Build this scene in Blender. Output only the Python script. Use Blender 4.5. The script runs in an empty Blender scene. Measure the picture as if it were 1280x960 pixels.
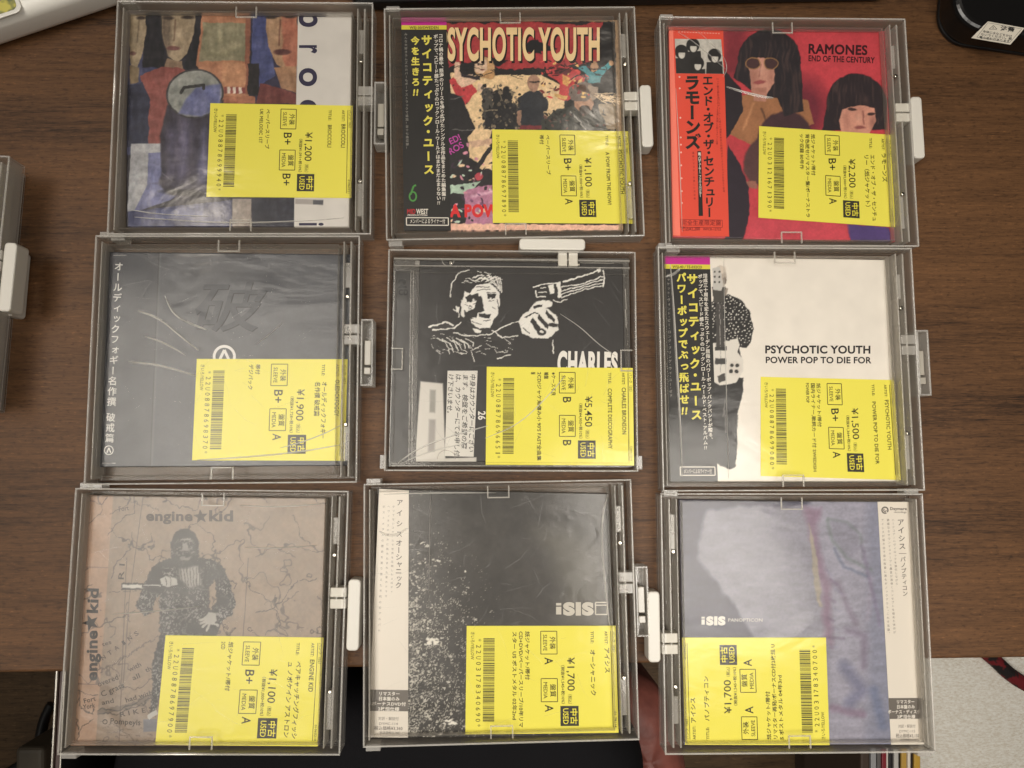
import bpy, math, random
import numpy as np
from mathutils import Matrix, Vector

S = bpy.context.scene
C = S.collection
random.seed(7)

# ------------------------------------------------------------------ camera, world, light, exposure
F, TH, PH, CAMH = 960.0, 0.0998, -0.0284, 0.455          # focal length in photo pixels (1280 wide), pitch, tilt, height over the desk
ROT = np.array(Matrix.Rotation(PH, 3, 'Y') @ Matrix.Rotation(TH, 3, 'X'))
cam = bpy.data.cameras.new('camera')
camo = bpy.data.objects.new('camera', cam); C.objects.link(camo)
camo.matrix_world = Matrix.Translation((0, 0, CAMH)) @ Matrix(ROT.tolist()).to_4x4()
cam.sensor_width = 36.0; cam.lens = F / 1280 * 36.0
cam.clip_start = 0.01; cam.clip_end = 50
S.camera = camo
W = bpy.data.worlds.new('World'); S.world = W; W.use_nodes = True
W.node_tree.nodes['Background'].inputs[0].default_value = (0.50, 0.45, 0.39, 1)
W.node_tree.nodes['Background'].inputs[1].default_value = 0.10
S.view_settings.view_transform = 'Standard'; S.view_settings.look = 'None'
S.view_settings.exposure = 0.0; S.view_settings.gamma = 1.0
S.cycles.max_bounces = 10; S.cycles.transparent_max_bounces = 24
S.cycles.caustics_reflective = False; S.cycles.caustics_refractive = False
S.cycles.sample_clamp_indirect = 4.0


def area(name, loc, target, sx, sy, power, col, spin=0.0, spread=180):
    l = bpy.data.lights.new(name, 'AREA'); l.shape = 'RECTANGLE'; l.size = sx; l.size_y = sy
    l.energy = power; l.color = col; l.spread = math.radians(spread)
    o = bpy.data.objects.new(name, l); C.objects.link(o)
    d = Vector(target) - Vector(loc)
    o.matrix_world = Matrix.Translation(loc) @ d.to_track_quat('-Z', 'Y').to_matrix().to_4x4() @ Matrix.Rotation(spin, 4, 'Z')
    return o


area('ceiling_lamp', (-0.60, -0.12, 1.70), (0.05, -0.13, 0), 1.25, 0.92, 3.8, (1.0, 0.945, 0.865), 0.15, 56)
area('low_fill_light', (0.33, -0.15, 0.90), (0.13, -0.05, 0), 0.40, 0.34, 1.15, (1.0, 0.95, 0.88), 0.75, 80)  # unseen low panel, added for glare and falloff at the right
area('glint_light', (0.35, 1.1, 1.9), (0.05, 0.1, 0), 0.10, 0.10, 1.6, (1.0, 0.90, 0.78))  # unseen small source, added for glints
area('far_glint_light', (-0.9, 0.75, 1.9), (-0.1, 0.0, 0), 0.10, 0.10, 1.6, (1.0, 0.90, 0.78))  # unseen second small source, added for glints on plastic edges


def pw(P, z):
    """photo pixels (n,2) -> points on the level plane at height z"""
    P = np.atleast_2d(np.asarray(P, float))
    d = np.c_[(P[:, 0] - 640) / F, (480 - P[:, 1]) / F, -np.ones(len(P))] @ ROT.T
    t = (z - CAMH) / d[:, 2]
    return np.c_[d[:, 0] * t, d[:, 1] * t, np.full(len(P), z)]


def lin(c, g=1.0):
    c = np.asarray(c, float) / 255.0
    return np.where(c <= 0.04045, c / 12.92, ((c + 0.055) / 1.055) ** 2.4) * g


# ------------------------------------------------------------------ materials
def nodes(name):
    m = bpy.data.materials.new(name); m.use_nodes = True
    nt = m.node_tree
    return m, nt, nt.nodes['Principled BSDF'], nt.nodes['Material Output']


def N(nt, t, **k):
    n = nt.nodes.new(t)
    for a, v in k.items():
        if a in n.inputs: n.inputs[a].default_value = v
        else: setattr(n, a, v)
    return n


def film(nt, b, w=1.0, rough=0.11, wave=0.13):
    """the clear plastic wrap over the print: a coat with crumpled normals"""
    geo = N(nt, 'ShaderNodeNewGeometry')
    mp = N(nt, 'ShaderNodeMapping'); mp.inputs['Scale'].default_value = (1.0, 1.7, 1.0); mp.inputs['Rotation'].default_value = (0, 0, 0.5)
    nt.links.new(geo.outputs['Position'], mp.inputs[0])
    n1 = N(nt, 'ShaderNodeTexNoise', Scale=17.0, Detail=3.0, Roughness=0.5, Distortion=0.9)
    n2 = N(nt, 'ShaderNodeTexNoise', Scale=120.0, Detail=4.0, Roughness=0.6)
    nt.links.new(mp.outputs[0], n1.inputs['Vector']); nt.links.new(geo.outputs['Position'], n2.inputs['Vector'])
    a = N(nt, 'ShaderNodeMath', operation='MULTIPLY'); a.inputs[1].default_value = 0.10
    nt.links.new(n2.outputs[0], a.inputs[0])
    s = N(nt, 'ShaderNodeMath', operation='ADD'); nt.links.new(n1.outputs[0], s.inputs[0]); nt.links.new(a.outputs[0], s.inputs[1])
    bp = N(nt, 'ShaderNodeBump', Strength=wave, Distance=0.004)
    nt.links.new(s.outputs[0], bp.inputs['Height'])
    nt.links.new(bp.outputs[0], b.inputs['Coat Normal'])
    b.inputs['Coat Weight'].default_value = w * 0.60
    r = N(nt, 'ShaderNodeMapRange'); r.inputs[3].default_value = rough * 0.6; r.inputs[4].default_value = rough * 2.2
    nt.links.new(n2.outputs[0], r.inputs[0]); nt.links.new(r.outputs[0], b.inputs['Coat Roughness'])
    b.inputs['Coat IOR'].default_value = 1.5


INKS = {}


def ink(rgb, wrap=True, rough=0.55, name='ink'):
    k = (tuple(rgb), wrap, rough)
    if k not in INKS:
        m, nt, b, o = nodes(name)
        b.inputs['Base Color'].default_value = (*lin(rgb), 1); b.inputs['Roughness'].default_value = rough
        b.inputs['Specular IOR Level'].default_value = 0.3
        if wrap: film(nt, b)
        INKS[k] = m
    return INKS[k]


def plain(name, rgb, rough=0.5, metal=0.0, bump=0.0, bscale=300.0, spec=0.5, var=0.0, vscale=20.0):
    m, nt, b, o = nodes(name)
    b.inputs['Base Color'].default_value = (*lin(rgb), 1); b.inputs['Roughness'].default_value = rough
    b.inputs['Metallic'].default_value = metal; b.inputs['Specular IOR Level'].default_value = spec
    geo = N(nt, 'ShaderNodeNewGeometry')
    if bump:
        n = N(nt, 'ShaderNodeTexNoise', Scale=bscale, Detail=4.0)
        nt.links.new(geo.outputs['Position'], n.inputs['Vector'])
        bp = N(nt, 'ShaderNodeBump', Strength=bump, Distance=0.001); nt.links.new(n.outputs[0], bp.inputs['Height'])
        nt.links.new(bp.outputs[0], b.inputs['Normal'])
    if var:
        n = N(nt, 'ShaderNodeTexNoise', Scale=vscale, Detail=5.0); nt.links.new(geo.outputs['Position'], n.inputs['Vector'])
        cr = N(nt, 'ShaderNodeValToRGB')
        cr.color_ramp.elements[0].position = 0.3; cr.color_ramp.elements[1].position = 0.7
        cr.color_ramp.elements[0].color = (*lin(rgb, 1 - var), 1); cr.color_ramp.elements[1].color = (*lin(rgb, 1 + var), 1)
        nt.links.new(n.outputs[0], cr.inputs[0]); nt.links.new(cr.outputs[0], b.inputs['Base Color'])
    return m


def art_material():
    m, nt, b, o = nodes('printed_paper')
    at = N(nt, 'ShaderNodeAttribute', attribute_name='art')
    nt.links.new(at.outputs['Color'], b.inputs['Base Color'])
    b.inputs['Roughness'].default_value = 0.5; b.inputs['Specular IOR Level'].default_value = 0.35
    film(nt, b)
    return m


def clear_material(name, tint, body, fac, rough=0.12):
    m, nt, b, o = nodes(name)
    b.inputs['Base Color'].default_value = (*body, 1); b.inputs['Roughness'].default_value = rough
    b.inputs['Specular IOR Level'].default_value = 0.8
    t = N(nt, 'ShaderNodeBsdfTransparent'); t.inputs[0].default_value = (*tint, 1)
    lw = N(nt, 'ShaderNodeLayerWeight', Blend=0.35)
    geo = N(nt, 'ShaderNodeNewGeometry')
    n = N(nt, 'ShaderNodeTexNoise', Scale=55.0, Detail=4.0); nt.links.new(geo.outputs['Position'], n.inputs['Vector'])
    mr = N(nt, 'ShaderNodeMapRange'); mr.inputs[3].default_value = fac * 0.6; mr.inputs[4].default_value = fac * 1.4
    nt.links.new(n.outputs[0], mr.inputs[0])
    a = N(nt, 'ShaderNodeMath', operation='MULTIPLY_ADD'); a.use_clamp = True
    a.inputs[1].default_value = 0.45; nt.links.new(lw.outputs['Fresnel'], a.inputs[0]); nt.links.new(mr.outputs[0], a.inputs[2])
    mx = N(nt, 'ShaderNodeMixShader')
    nt.links.new(a.outputs[0], mx.inputs[0]); nt.links.new(t.outputs[0], mx.inputs[1]); nt.links.new(b.outputs[0], mx.inputs[2])
    nt.links.new(mx.outputs[0], o.inputs['Surface'])
    return m


def pane_material():
    m, nt, b, o = nodes('clear_sheet')
    t = N(nt, 'ShaderNodeBsdfTransparent'); t.inputs[0].default_value = (0.965, 0.96, 0.95, 1)
    nt.links.new(t.outputs[0], o.inputs['Surface']); nt.nodes.remove(b)
    return m


def wood_material(name, dark, light, rough, angle=0.0, scale=1.0, spec=0.25):
    m, nt, b, o = nodes(name)
    tc = N(nt, 'ShaderNodeTexCoord'); tot = None
    for sc, det, ro, dis, w in (((1.3, 8, 3), 4.0, .5, 1.6, .40), ((4, 50, 10), 6.0, .6, .6, .24), ((22, 420, 30), 4.0, .65, .2, .30), ((120, 1500, 60), 2.0, .6, 0, .26)):
        mp = N(nt, 'ShaderNodeMapping'); mp.inputs['Scale'].default_value = [q * scale for q in sc]; mp.inputs['Rotation'].default_value = (0, 0, angle)
        nt.links.new(tc.outputs['Object'], mp.inputs[0])
        n = N(nt, 'ShaderNodeTexNoise', Scale=1.0, Detail=det, Roughness=ro, Distortion=dis); nt.links.new(mp.outputs[0], n.inputs['Vector'])
        a = N(nt, 'ShaderNodeMath', operation='MULTIPLY_ADD'); a.inputs[1].default_value = w; nt.links.new(n.outputs[0], a.inputs[0])
        if tot is None: a.inputs[2].default_value = 0.0
        else: nt.links.new(tot.outputs[0], a.inputs[2])
        tot = a
    cr = N(nt, 'ShaderNodeValToRGB'); e = cr.color_ramp.elements
    e[0].position = 0.45; e[0].color = (*lin(dark), 1); e[1].position = 0.74; e[1].color = (*lin(light), 1)
    k = e.new(0.57); k.color = (*(lin(dark) * 0.5 + lin(light) * 0.5), 1)
    nt.links.new(tot.outputs[0], cr.inputs[0]); nt.links.new(cr.outputs[0], b.inputs['Base Color'])
    # tiny pale flecks and dark pores in the laminate
    mp = N(nt, 'ShaderNodeMapping'); mp.inputs['Scale'].default_value = (260 * scale, 700 * scale, 200); nt.links.new(tc.outputs['Object'], mp.inputs[0])
    n = N(nt, 'ShaderNodeTexNoise', Scale=1.0, Detail=2.0); nt.links.new(mp.outputs[0], n.inputs['Vector'])
    fr = N(nt, 'ShaderNodeValToRGB'); f = fr.color_ramp.elements
    f[0].position = .30; f[0].color = (.62, .62, .62, 1); f[1].position = .42; f[1].color = (1, 1, 1, 1)
    g = f.new(.62); g.color = (1, 1, 1, 1); g = f.new(.74); g.color = (1.5, 1.5, 1.5, 1)
    nt.links.new(n.outputs[0], fr.inputs[0])
    mx = N(nt, 'ShaderNodeMix', data_type='RGBA', blend_type='MULTIPLY'); mx.inputs[0].default_value = 1.0
    nt.links.new(cr.outputs[0], mx.inputs[6]); nt.links.new(fr.outputs[0], mx.inputs[7]); nt.links.new(mx.outputs[2], b.inputs['Base Color'])
    b.inputs['Roughness'].default_value = rough
    bp = N(nt, 'ShaderNodeBump', Strength=0.25, Distance=0.0005); nt.links.new(tot.outputs[0], bp.inputs['Height'])
    nt.links.new(bp.outputs[0], b.inputs['Normal'])
    b.inputs['Specular IOR Level'].default_value = spec
    return m


M_ART = art_material()
M_CLEAR = clear_material('clear_plastic', (0.98, 0.975, 0.965), (0.60, 0.57, 0.53), 0.055, 0.06)
M_EDGE = clear_material('clear_plastic_edge', (0.97, 0.965, 0.95), (0.76, 0.73, 0.68), 0.30, 0.06)  # whiter body: bright edge highlights put into the plastic's colour
M_TRAY = clear_material('clear_tray_plastic', (0.97, 0.965, 0.95), (0.50, 0.47, 0.43), 0.11, 0.15)
M_PANE = pane_material()
M_WHITE = plain('white_plastic', (206, 201, 190), 0.38, bump=0.06, bscale=900)
M_METAL = plain('bright_metal', (200, 195, 185), 0.22, 1.0)
M_SCRATCH = clear_material('scratch', (0.97, 0.97, 0.97), (0.75, 0.73, 0.70), 0.16, 0.2)
M_STICK = ink((231, 221, 86), True, 0.6, 'yellow_label_paper')
BLACK = (38, 36, 34)


# ------------------------------------------------------------------ mesh helpers
def link(name, me, mats, parent=None, loc=None):
    o = bpy.data.objects.new(name, me); C.objects.link(o)
    for m in (mats if isinstance(mats, (list, tuple)) else [mats]): me.materials.append(m)
    if parent is not None: o.parent = parent
    if loc is not None: o.location = loc
    return o


def mesh(name, v, f, mi=None):
    me = bpy.data.meshes.new(name); me.from_pydata([tuple(map(float, p)) for p in v], [], [list(map(int, q)) for q in f])
    if mi is not None: me.polygons.foreach_set('material_index', mi)
    me.update(); return me


def thing(name, label, cat, loc, rz=0.0, group=None):
    o = bpy.data.objects.new(name, None); C.objects.link(o)
    o.empty_display_size = 0.01
    o.location = loc; o.rotation_euler = (0, 0, rz); o['label'] = label; o['category'] = cat
    if group: o['group'] = group
    return o


class MB:
    def __init__(s): s.v, s.f = [], []

    def add(s, v, f):
        n = len(s.v); s.v += [tuple(p) for p in v]; s.f += [[i + n for i in q] for q in f]; return s

    def box(s, x0, x1, y0, y1, z0, z1):
        v = [(x, y, z) for z in (z0, z1) for x, y in ((x0, y0), (x1, y0), (x1, y1), (x0, y1))]
        return s.add(v, [[3, 2, 1, 0], [4, 5, 6, 7], [0, 1, 5, 4], [1, 2, 6, 5], [2, 3, 7, 6], [3, 0, 4, 7]])

    def prism(s, pts, z0, z1):
        n = len(pts); v = [(x, y, z0) for x, y in pts] + [(x, y, z1) for x, y in pts]
        return s.add(v, [list(range(n))[::-1], list(range(n, 2 * n))] + [[i, (i + 1) % n, n + (i + 1) % n, n + i] for i in range(n)])

    def rbox(s, x0, x1, y0, y1, z0, z1, r, n=6):
        p = []
        for cx, cy, a in ((x1 - r, y0 + r, -90), (x1 - r, y1 - r, 0), (x0 + r, y1 - r, 90), (x0 + r, y0 + r, 180)):
            for i in range(n + 1):
                t = math.radians(a + 90 * i / n); p.append((cx + r * math.cos(t), cy + r * math.sin(t)))
        return s.prism(p, z0, z1)

    def ring(s, x0, x1, y0, y1, t, z0, z1, tl=None, tr=None):
        tl = tl or t; tr = tr or t
        s.box(x0, x1, y0, y0 + t, z0, z1); s.box(x0, x1, y1 - t, y1, z0, z1)
        s.box(x0, x0 + tl, y0 + t, y1 - t, z0, z1); return s.box(x1 - tr, x1, y0 + t, y1 - t, z0, z1)

    def cyl(s, x, y, r, z0, z1, n=14):
        return s.prism([(x + r * math.cos(6.2832 * i / n), y + r * math.sin(6.2832 * i / n)) for i in range(n)], z0, z1)

    def build(s, name, mat, parent=None, bev=0.0, seg=2, smooth=False, loc=None):
        o = link(name, mesh(name, s.v, s.f), mat, parent, loc)
        if bev:
            b = o.modifiers.new('bevel', 'BEVEL'); b.width = bev; b.segments = seg; b.limit_method = 'ANGLE'
        if smooth:
            o.data.polygons.foreach_set('use_smooth', [True] * len(o.data.polygons))
        return o


# ------------------------------------------------------------------ lettering
GL = {}


def raw_glyph(t, off, res):
    c = bpy.data.curves.new('t', 'FONT'); c.body = t; c.size = 1.0; c.resolution_u = res; c.offset = off
    o = bpy.data.objects.new('t', c); me = bpy.data.meshes.new_from_object(o)
    v = np.zeros(len(me.vertices) * 3); me.vertices.foreach_get('co', v)
    f = [list(p.vertices) for p in me.polygons]
    bpy.data.objects.remove(o); bpy.data.curves.remove(c); bpy.data.meshes.remove(me)
    return v.reshape(-1, 3)[:, :2].copy(), f


def face_area(v, f):
    return sum(abs(0.5 * np.sum(v[q][:, 0] * np.roll(v[q][:, 1], -1) - v[q][:, 1] * np.roll(v[q][:, 0], -1))) for q in f)


def glyph(ch, off, res):
    """one character; where thickening an outline makes the fill fail, its strokes are thickened edge by edge"""
    k = (ch, off, res)
    if k in GL: return GL[k]
    v0, f0 = raw_glyph(ch, 0.0, res)
    if ch == ' ' or not len(v0): GL[k] = (np.zeros((0, 2)), [], 0.28); return GL[k]
    r0, _ = raw_glyph(ch + 'I', 0.0, res); ri, _ = raw_glyph('I', 0.0, res); adv = r0[:, 0].max() - ri[:, 0].max()
    if ord(ch) > 0x2e80: adv = 1.0
    if off <= 0: GL[k] = (v0, f0, adv); return GL[k]
    v, f = raw_glyph(ch, off, res); a0 = face_area(v0, f0); a1 = face_area(v, f)
    per = {}
    for q in f0:
        for a, b in zip(q, q[1:] + q[:1]): per[(min(a, b), max(a, b))] = per.get((min(a, b), max(a, b)), 0) + 1
    rim = [e for e, n in per.items() if n == 1]; L = sum(np.hypot(*(v0[a] - v0[b])) for a, b in rim)
    if a1 > a0 + 0.55 * L * off and a1 < a0 + 1.5 * L * off + .02: GL[k] = (v, f, adv + off); return GL[k]
    vv = [tuple(p) for p in v0]; ff = [list(q) for q in f0]
    for a, b in rim:
        d = v0[b] - v0[a]; l = np.hypot(*d)
        if l < 1e-6: continue
        d = d / l * off; n = np.array([-d[1], d[0]]); i = len(vv)
        vv += [tuple(v0[a] - d * .5 + n), tuple(v0[b] + d * .5 + n), tuple(v0[b] + d * .5 - n), tuple(v0[a] - d * .5 - n)]; ff.append([i + 3, i + 2, i + 1, i])
    GL[k] = (np.array(vv), ff, adv + off); return GL[k]


def glyphs(t, off=0.0, res=2):
    V, Fc, x, n = [], [], 0.0, 0
    for ch in t:
        v, f, adv = glyph(ch, off, res)
        if len(v): V.append(v + np.array([x, 0])); Fc += [[i + n for i in q] for q in f]; n += len(v)
        x += adv
    return (np.concatenate(V) if V else np.zeros((0, 2))), Fc


CAP = 0.70


class Ink:
    """lettering and marks, gathered in photo pixels on one level plane, linked as one mesh"""

    def __init__(s): s.v, s.f, s.n = [], [], 0

    def raw(s, P, f):
        P = np.asarray(P, float); s.v.append(P); s.f += [[i + s.n for i in q] for q in f]; s.n += len(P); return s

    def poly(s, *xy):
        P = np.array(xy, float).reshape(-1, 2); return s.raw(P, [list(range(len(P)))])

    def line(s, w, *xy):
        P = np.array(xy, float).reshape(-1, 2)
        for a, b in zip(P[:-1], P[1:]):
            d = b - a; n = np.array([-d[1], d[0]]) / (np.hypot(*d) + 1e-9) * w / 2
            s.raw([a + n, b + n, b - n, a - n], [[0, 1, 2, 3]])
        return s

    def ringm(s, cx, cy, r, w, n=32, a0=0, a1=360, ry=None):
        ry = ry or r
        t = np.radians(np.linspace(a0, a1, n + 1))
        o = np.c_[cx + r * np.cos(t), cy + ry * np.sin(t)]; i = np.c_[cx + (r - w) * np.cos(t), cy + (ry - w) * np.sin(t)]
        return s.raw(np.r_[o, i], [[k, k + 1, n + 2 + k, n + 1 + k] for k in range(n)])

    def text(s, t, p0, p1, h, off=0.0, fit=True, res=2, slant=0.0):
        """p0 to p1: start and end of the baseline; h: cap height"""
        if h > 7: res = 6
        g, f = glyphs(t, off, res)
        if not len(g): return s
        p0 = np.array(p0, float); p1 = np.array(p1, float); d = p1 - p0; L = np.hypot(*d); d = d / L; u = np.array([d[1], -d[0]])
        k = h / CAP
        kx = L / g[:, 0].max() if fit else k
        return s.raw(p0 + np.outer(g[:, 0] * kx + g[:, 1] * slant * k, d) + np.outer(g[:, 1] * k, u), f)

    def col(s, t, p0, p1, size, off=0.0, res=2, wide=1.0):
        """upright characters stacked from p0 (top middle) to p1 (bottom middle)"""
        if size > 8: res = 4
        p0 = np.array(p0, float); p1 = np.array(p1, float); n = len(t); d = (p1 - p0); L = np.hypot(*d); d /= L
        r = np.array([d[1], -d[0]])  # to the right of a downward column
        r = -r if r[0] < 0 else r
        wt = [0.5 if c in ' ' else 0.62 if c in '・、。' else 1.0 for c in t]; tot = sum(wt); pos = 0.0
        for c, w in zip(t, wt):
            pit = L / tot * w; cc = p0 + d * (pos + pit / 2); pos += pit
            if c == ' ': continue
            if c == '‼':
                g, f = glyphs('!', off, res)
                for dx in (-.22, .16):
                    x = (g[:, 0] - g[:, 0].mean()) + dx + (g[:, 1] - .36) * .14
                    s.raw(cc + np.outer(x * size, r) - np.outer((g[:, 1] - .36) * size, d), f)
                continue
            g, f = glyphs(c, off, res)
            g = g.copy(); mx = 0.5 if ord(c) > 0x2e80 else (g[:, 0].max() + g[:, 0].min()) / 2
            x = (g[:, 0] - mx) * wide; y = g[:, 1] - 0.36
            if c in 'ー（）(): ：～-': x, y = -y, -x
            if c in '、。': x, y = x + 0.6, y + 0.35
            if c in 'ッャュョィェォァっゃゅょぃ': x, y = x + 0.1, y + 0.06
            s.raw(cc + np.outer(x * size, r) - np.outer(y * size, d), f)
        return s

    def build(s, name, mat, parent, z, loc, label=None):
        if not s.v: return None
        w = pw(np.concatenate(s.v), z) - np.asarray(loc)
        for i_, q in enumerate(s.f): w[q, 2] = w[q, 2].max() + 0 if len(q) != 4 else w[q, 2] + (i_ % 13) * 1.2e-6
        o = link(name, mesh(name, w, s.f), mat, parent)
        if label: o['label'] = label
        return o


# ------------------------------------------------------------------ printed artwork: colours of a fine grid of the sheet
def vnoise(X, Y, sc, seed):
    r = np.random.RandomState(seed).rand(64, 64)
    x, y = X / sc, Y / sc; i, j = np.floor(x).astype(int), np.floor(y).astype(int)
    fx, fy = x - i, y - j; fx = fx * fx * (3 - 2 * fx); fy = fy * fy * (3 - 2 * fy)
    g = lambda a, b: r[a % 64, b % 64]
    return (g(i, j) * (1 - fx) + g(i + 1, j) * fx) * (1 - fy) + (g(i, j + 1) * (1 - fx) + g(i + 1, j + 1) * fx) * fy


def fbm(X, Y, sc, seed, o=4):
    s = 0; a = 0.5
    for k in range(o):
        s = s + a * vnoise(X + 17 * k, Y + 31 * k, sc / 2 ** k, seed + k); a /= 2
    return s / (1 - 0.5 ** o)


class Art:
    """sheet with corners Q (photo pixels, TL TR BR BL); shapes are given in the measuring units of zoom (ox, oy, k)"""

    def __init__(s, Q, zoom, n=300, base=(128, 128, 128)):
        s.Q = np.array(Q, float); s.n = n; s.z = zoom
        u, v = np.meshgrid(np.linspace(0, 1, n), np.linspace(0, 1, n)); s.u, s.v = u, v
        A, B, Cc, D = s.Q
        s.P = ((1 - u) * (1 - v))[..., None] * A + (u * (1 - v))[..., None] * B + (u * v)[..., None] * Cc + ((1 - u) * v)[..., None] * D
        s.X = (s.P[..., 0] - zoom[0]) * zoom[2]; s.Y = (s.P[..., 1] - zoom[1]) * zoom[2]
        s.c = np.ones((n, n, 3)) * np.array(base, float); s.wx = s.wy = 0; s.seed = 1

    def wob(s, amp, sc=25, seed=3):
        s.wx = (fbm(s.X, s.Y, sc, seed) - 0.5) * 2 * amp; s.wy = (fbm(s.X, s.Y, sc, seed + 9) - 0.5) * 2 * amp; return s

    def put(s, m, col):
        s.c = s.c * (1 - m[..., None]) + m[..., None] * np.array(col, float); return s

    def mask(s, xy, soft=2.0):
        p = np.array(xy, float).reshape(-1, 2); x = s.X + s.wx; y = s.Y + s.wy
        d = np.full(x.shape, 1e9); ins = np.zeros(x.shape, bool)
        for (ax, ay), (bx, by) in zip(p, np.roll(p, -1, 0)):
            ex, ey = bx - ax, by - ay; t = np.clip(((x - ax) * ex + (y - ay) * ey) / (ex * ex + ey * ey + 1e-9), 0, 1)
            d = np.minimum(d, np.hypot(x - ax - t * ex, y - ay - t * ey))
            if ey: ins ^= ((ay > y) != (by > y)) & (x < ex * (y - ay) / ey + ax)
        d = np.where(ins, d, -d)
        return np.clip(d / soft + 0.5, 0, 1)

    def P_(s, col, *xy, soft=2.5): return s.put(s.mask(xy, soft), col)

    def emask(s, cx, cy, rx, ry, rot=0.0, soft=2.5):
        a = math.radians(rot); x = s.X + s.wx - cx; y = s.Y + s.wy - cy
        q = np.hypot((x * math.cos(a) + y * math.sin(a)) / rx, (-x * math.sin(a) + y * math.cos(a)) / ry)
        return np.clip((1 - q) * min(rx, ry) / soft + 0.5, 0, 1)

    def E_(s, col, cx, cy, rx, ry, rot=0.0, soft=2.5): return s.put(s.emask(cx, cy, rx, ry, rot, soft), col)

    def L_(s, col, w, *xy, soft=1.5, a=1.0):
        p = np.array(xy, float).reshape(-1, 2); x = s.X + s.wx; y = s.Y + s.wy; d = np.full(x.shape, 1e9)
        for (ax, ay), (bx, by) in zip(p[:-1], p[1:]):
            ex, ey = bx - ax, by - ay; t = np.clip(((x - ax) * ex + (y - ay) * ey) / (ex * ex + ey * ey + 1e-9), 0, 1)
            d = np.minimum(d, np.hypot(x - ax - t * ex, y - ay - t * ey))
        return s.put(np.clip((w / 2 - d) / soft + 0.5, 0, 1) * a, col)

    def mottle(s, amp, sc, seed=5, sy=None):
        s.c = s.c * (1 + amp * 2 * (fbm(s.X, s.Y * (sc / (sy or sc)), sc, seed) - 0.5))[..., None]; return s

    def build(s, name, parent, loc, ztop, zbot, gain=1.0, sat=0.84):
        n = s.n; w = pw(s.P.reshape(-1, 2), ztop) - np.asarray(loc)
        idx = np.arange(n * n).reshape(n, n)
        q = np.stack([idx[1:, :-1], idx[1:, 1:], idx[:-1, 1:], idx[:-1, :-1]], -1).reshape(-1, 4)
        edge = np.r_[idx[0, :-1], idx[:-1, -1], idx[-1, :0:-1], idx[:0:-1, 0]]
        e = len(edge); lo = w[edge].copy(); lo[:, 2] = zbot - loc[2]
        base = n * n
        sides = np.stack([edge, np.roll(edge, -1), base + np.roll(np.arange(e), -1), base + np.arange(e)], -1)
        v = np.r_[w, lo]; faces = np.r_[q, sides]
        me = bpy.data.meshes.new(name); me.vertices.add(len(v)); me.vertices.foreach_set('co', v.ravel())
        me.loops.add(faces.size); me.loops.foreach_set('vertex_index', faces.ravel().astype(np.int32))
        me.polygons.add(len(faces)); me.polygons.foreach_set('loop_start', np.arange(0, faces.size, 4, dtype=np.int32))
        me.update(calc_edges=True)
        col = np.ones((len(v), 4)); L = lin(np.clip(s.c, 0, 255).reshape(-1, 3), gain); L = (L * sat + L.mean(1, keepdims=True) * (1 - sat)) * 0.97 + 0.006  # greyed and lifted: the veil of glare is mixed into the print colours
        col[:base, :3] = np.clip(L, 0, 0.92); col[base:, :3] = np.clip(lin((150, 140, 128)), 0, 1)
        a = me.color_attributes.new('art', 'FLOAT_COLOR', 'POINT'); a.data.foreach_set('color', col.ravel())
        return link(name, me, M_ART, parent)


def as_mesh(name, cu):
    t = bpy.data.objects.new('tmp', cu); me = bpy.data.meshes.new_from_object(t); bpy.data.objects.remove(t); me.name = name
    me.polygons.foreach_set('use_smooth', [True] * len(me.polygons))
    o = bpy.data.objects.new(name, me); C.objects.link(o); return o


def bil(Q):
    A, B, Cc, D = [np.array(q, float) for q in Q]
    return lambda u, v: tuple((1 - u) * (1 - v) * A + u * (1 - v) * B + u * v * Cc + (1 - u) * v * D)


def slab(name, Q, mat, parent, loc, z0, z1, mats=None):
    a = pw(Q, z1) - np.asarray(loc); b = a.copy(); b[:, 2] = z0 - loc[2]
    return link(name, mesh(name, np.r_[b, a], [[0, 1, 2, 3], [7, 6, 5, 4]] + [[i, 4 + i, 4 + (i + 1) % 4, (i + 1) % 4] for i in range(4)]), mat, parent)


# ------------------------------------------------------------------ the setting
EDGE = pw([(0, 841), (1280, 822)], 0.0)
eang = math.atan2(EDGE[1, 1] - EDGE[0, 1], EDGE[1, 0] - EDGE[0, 0])
ec = (EDGE[0] + EDGE[1]) / 2
desk = MB().box(-0.75, 0.75, 0, 0.75, -0.026, 0).build('desk', wood_material('walnut_laminate', (32, 19, 10), (110, 76, 47), 0.52), None, 0.0015, 3)
desk.location = (ec[0], ec[1], 0); desk.rotation_euler = (0, 0, eang); desk['kind'] = 'structure'; desk['label'] = 'dark walnut wood grain desk top under all the cases'
FZ = -0.70
fl = MB().box(-2.5, 2.5, -2.5, 2.5, FZ - 0.02, FZ).build('floor', wood_material('floor_boards', (44, 34, 24), (104, 82, 58), 0.5, 0.0, 0.35))
fl['kind'] = 'structure'


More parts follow.
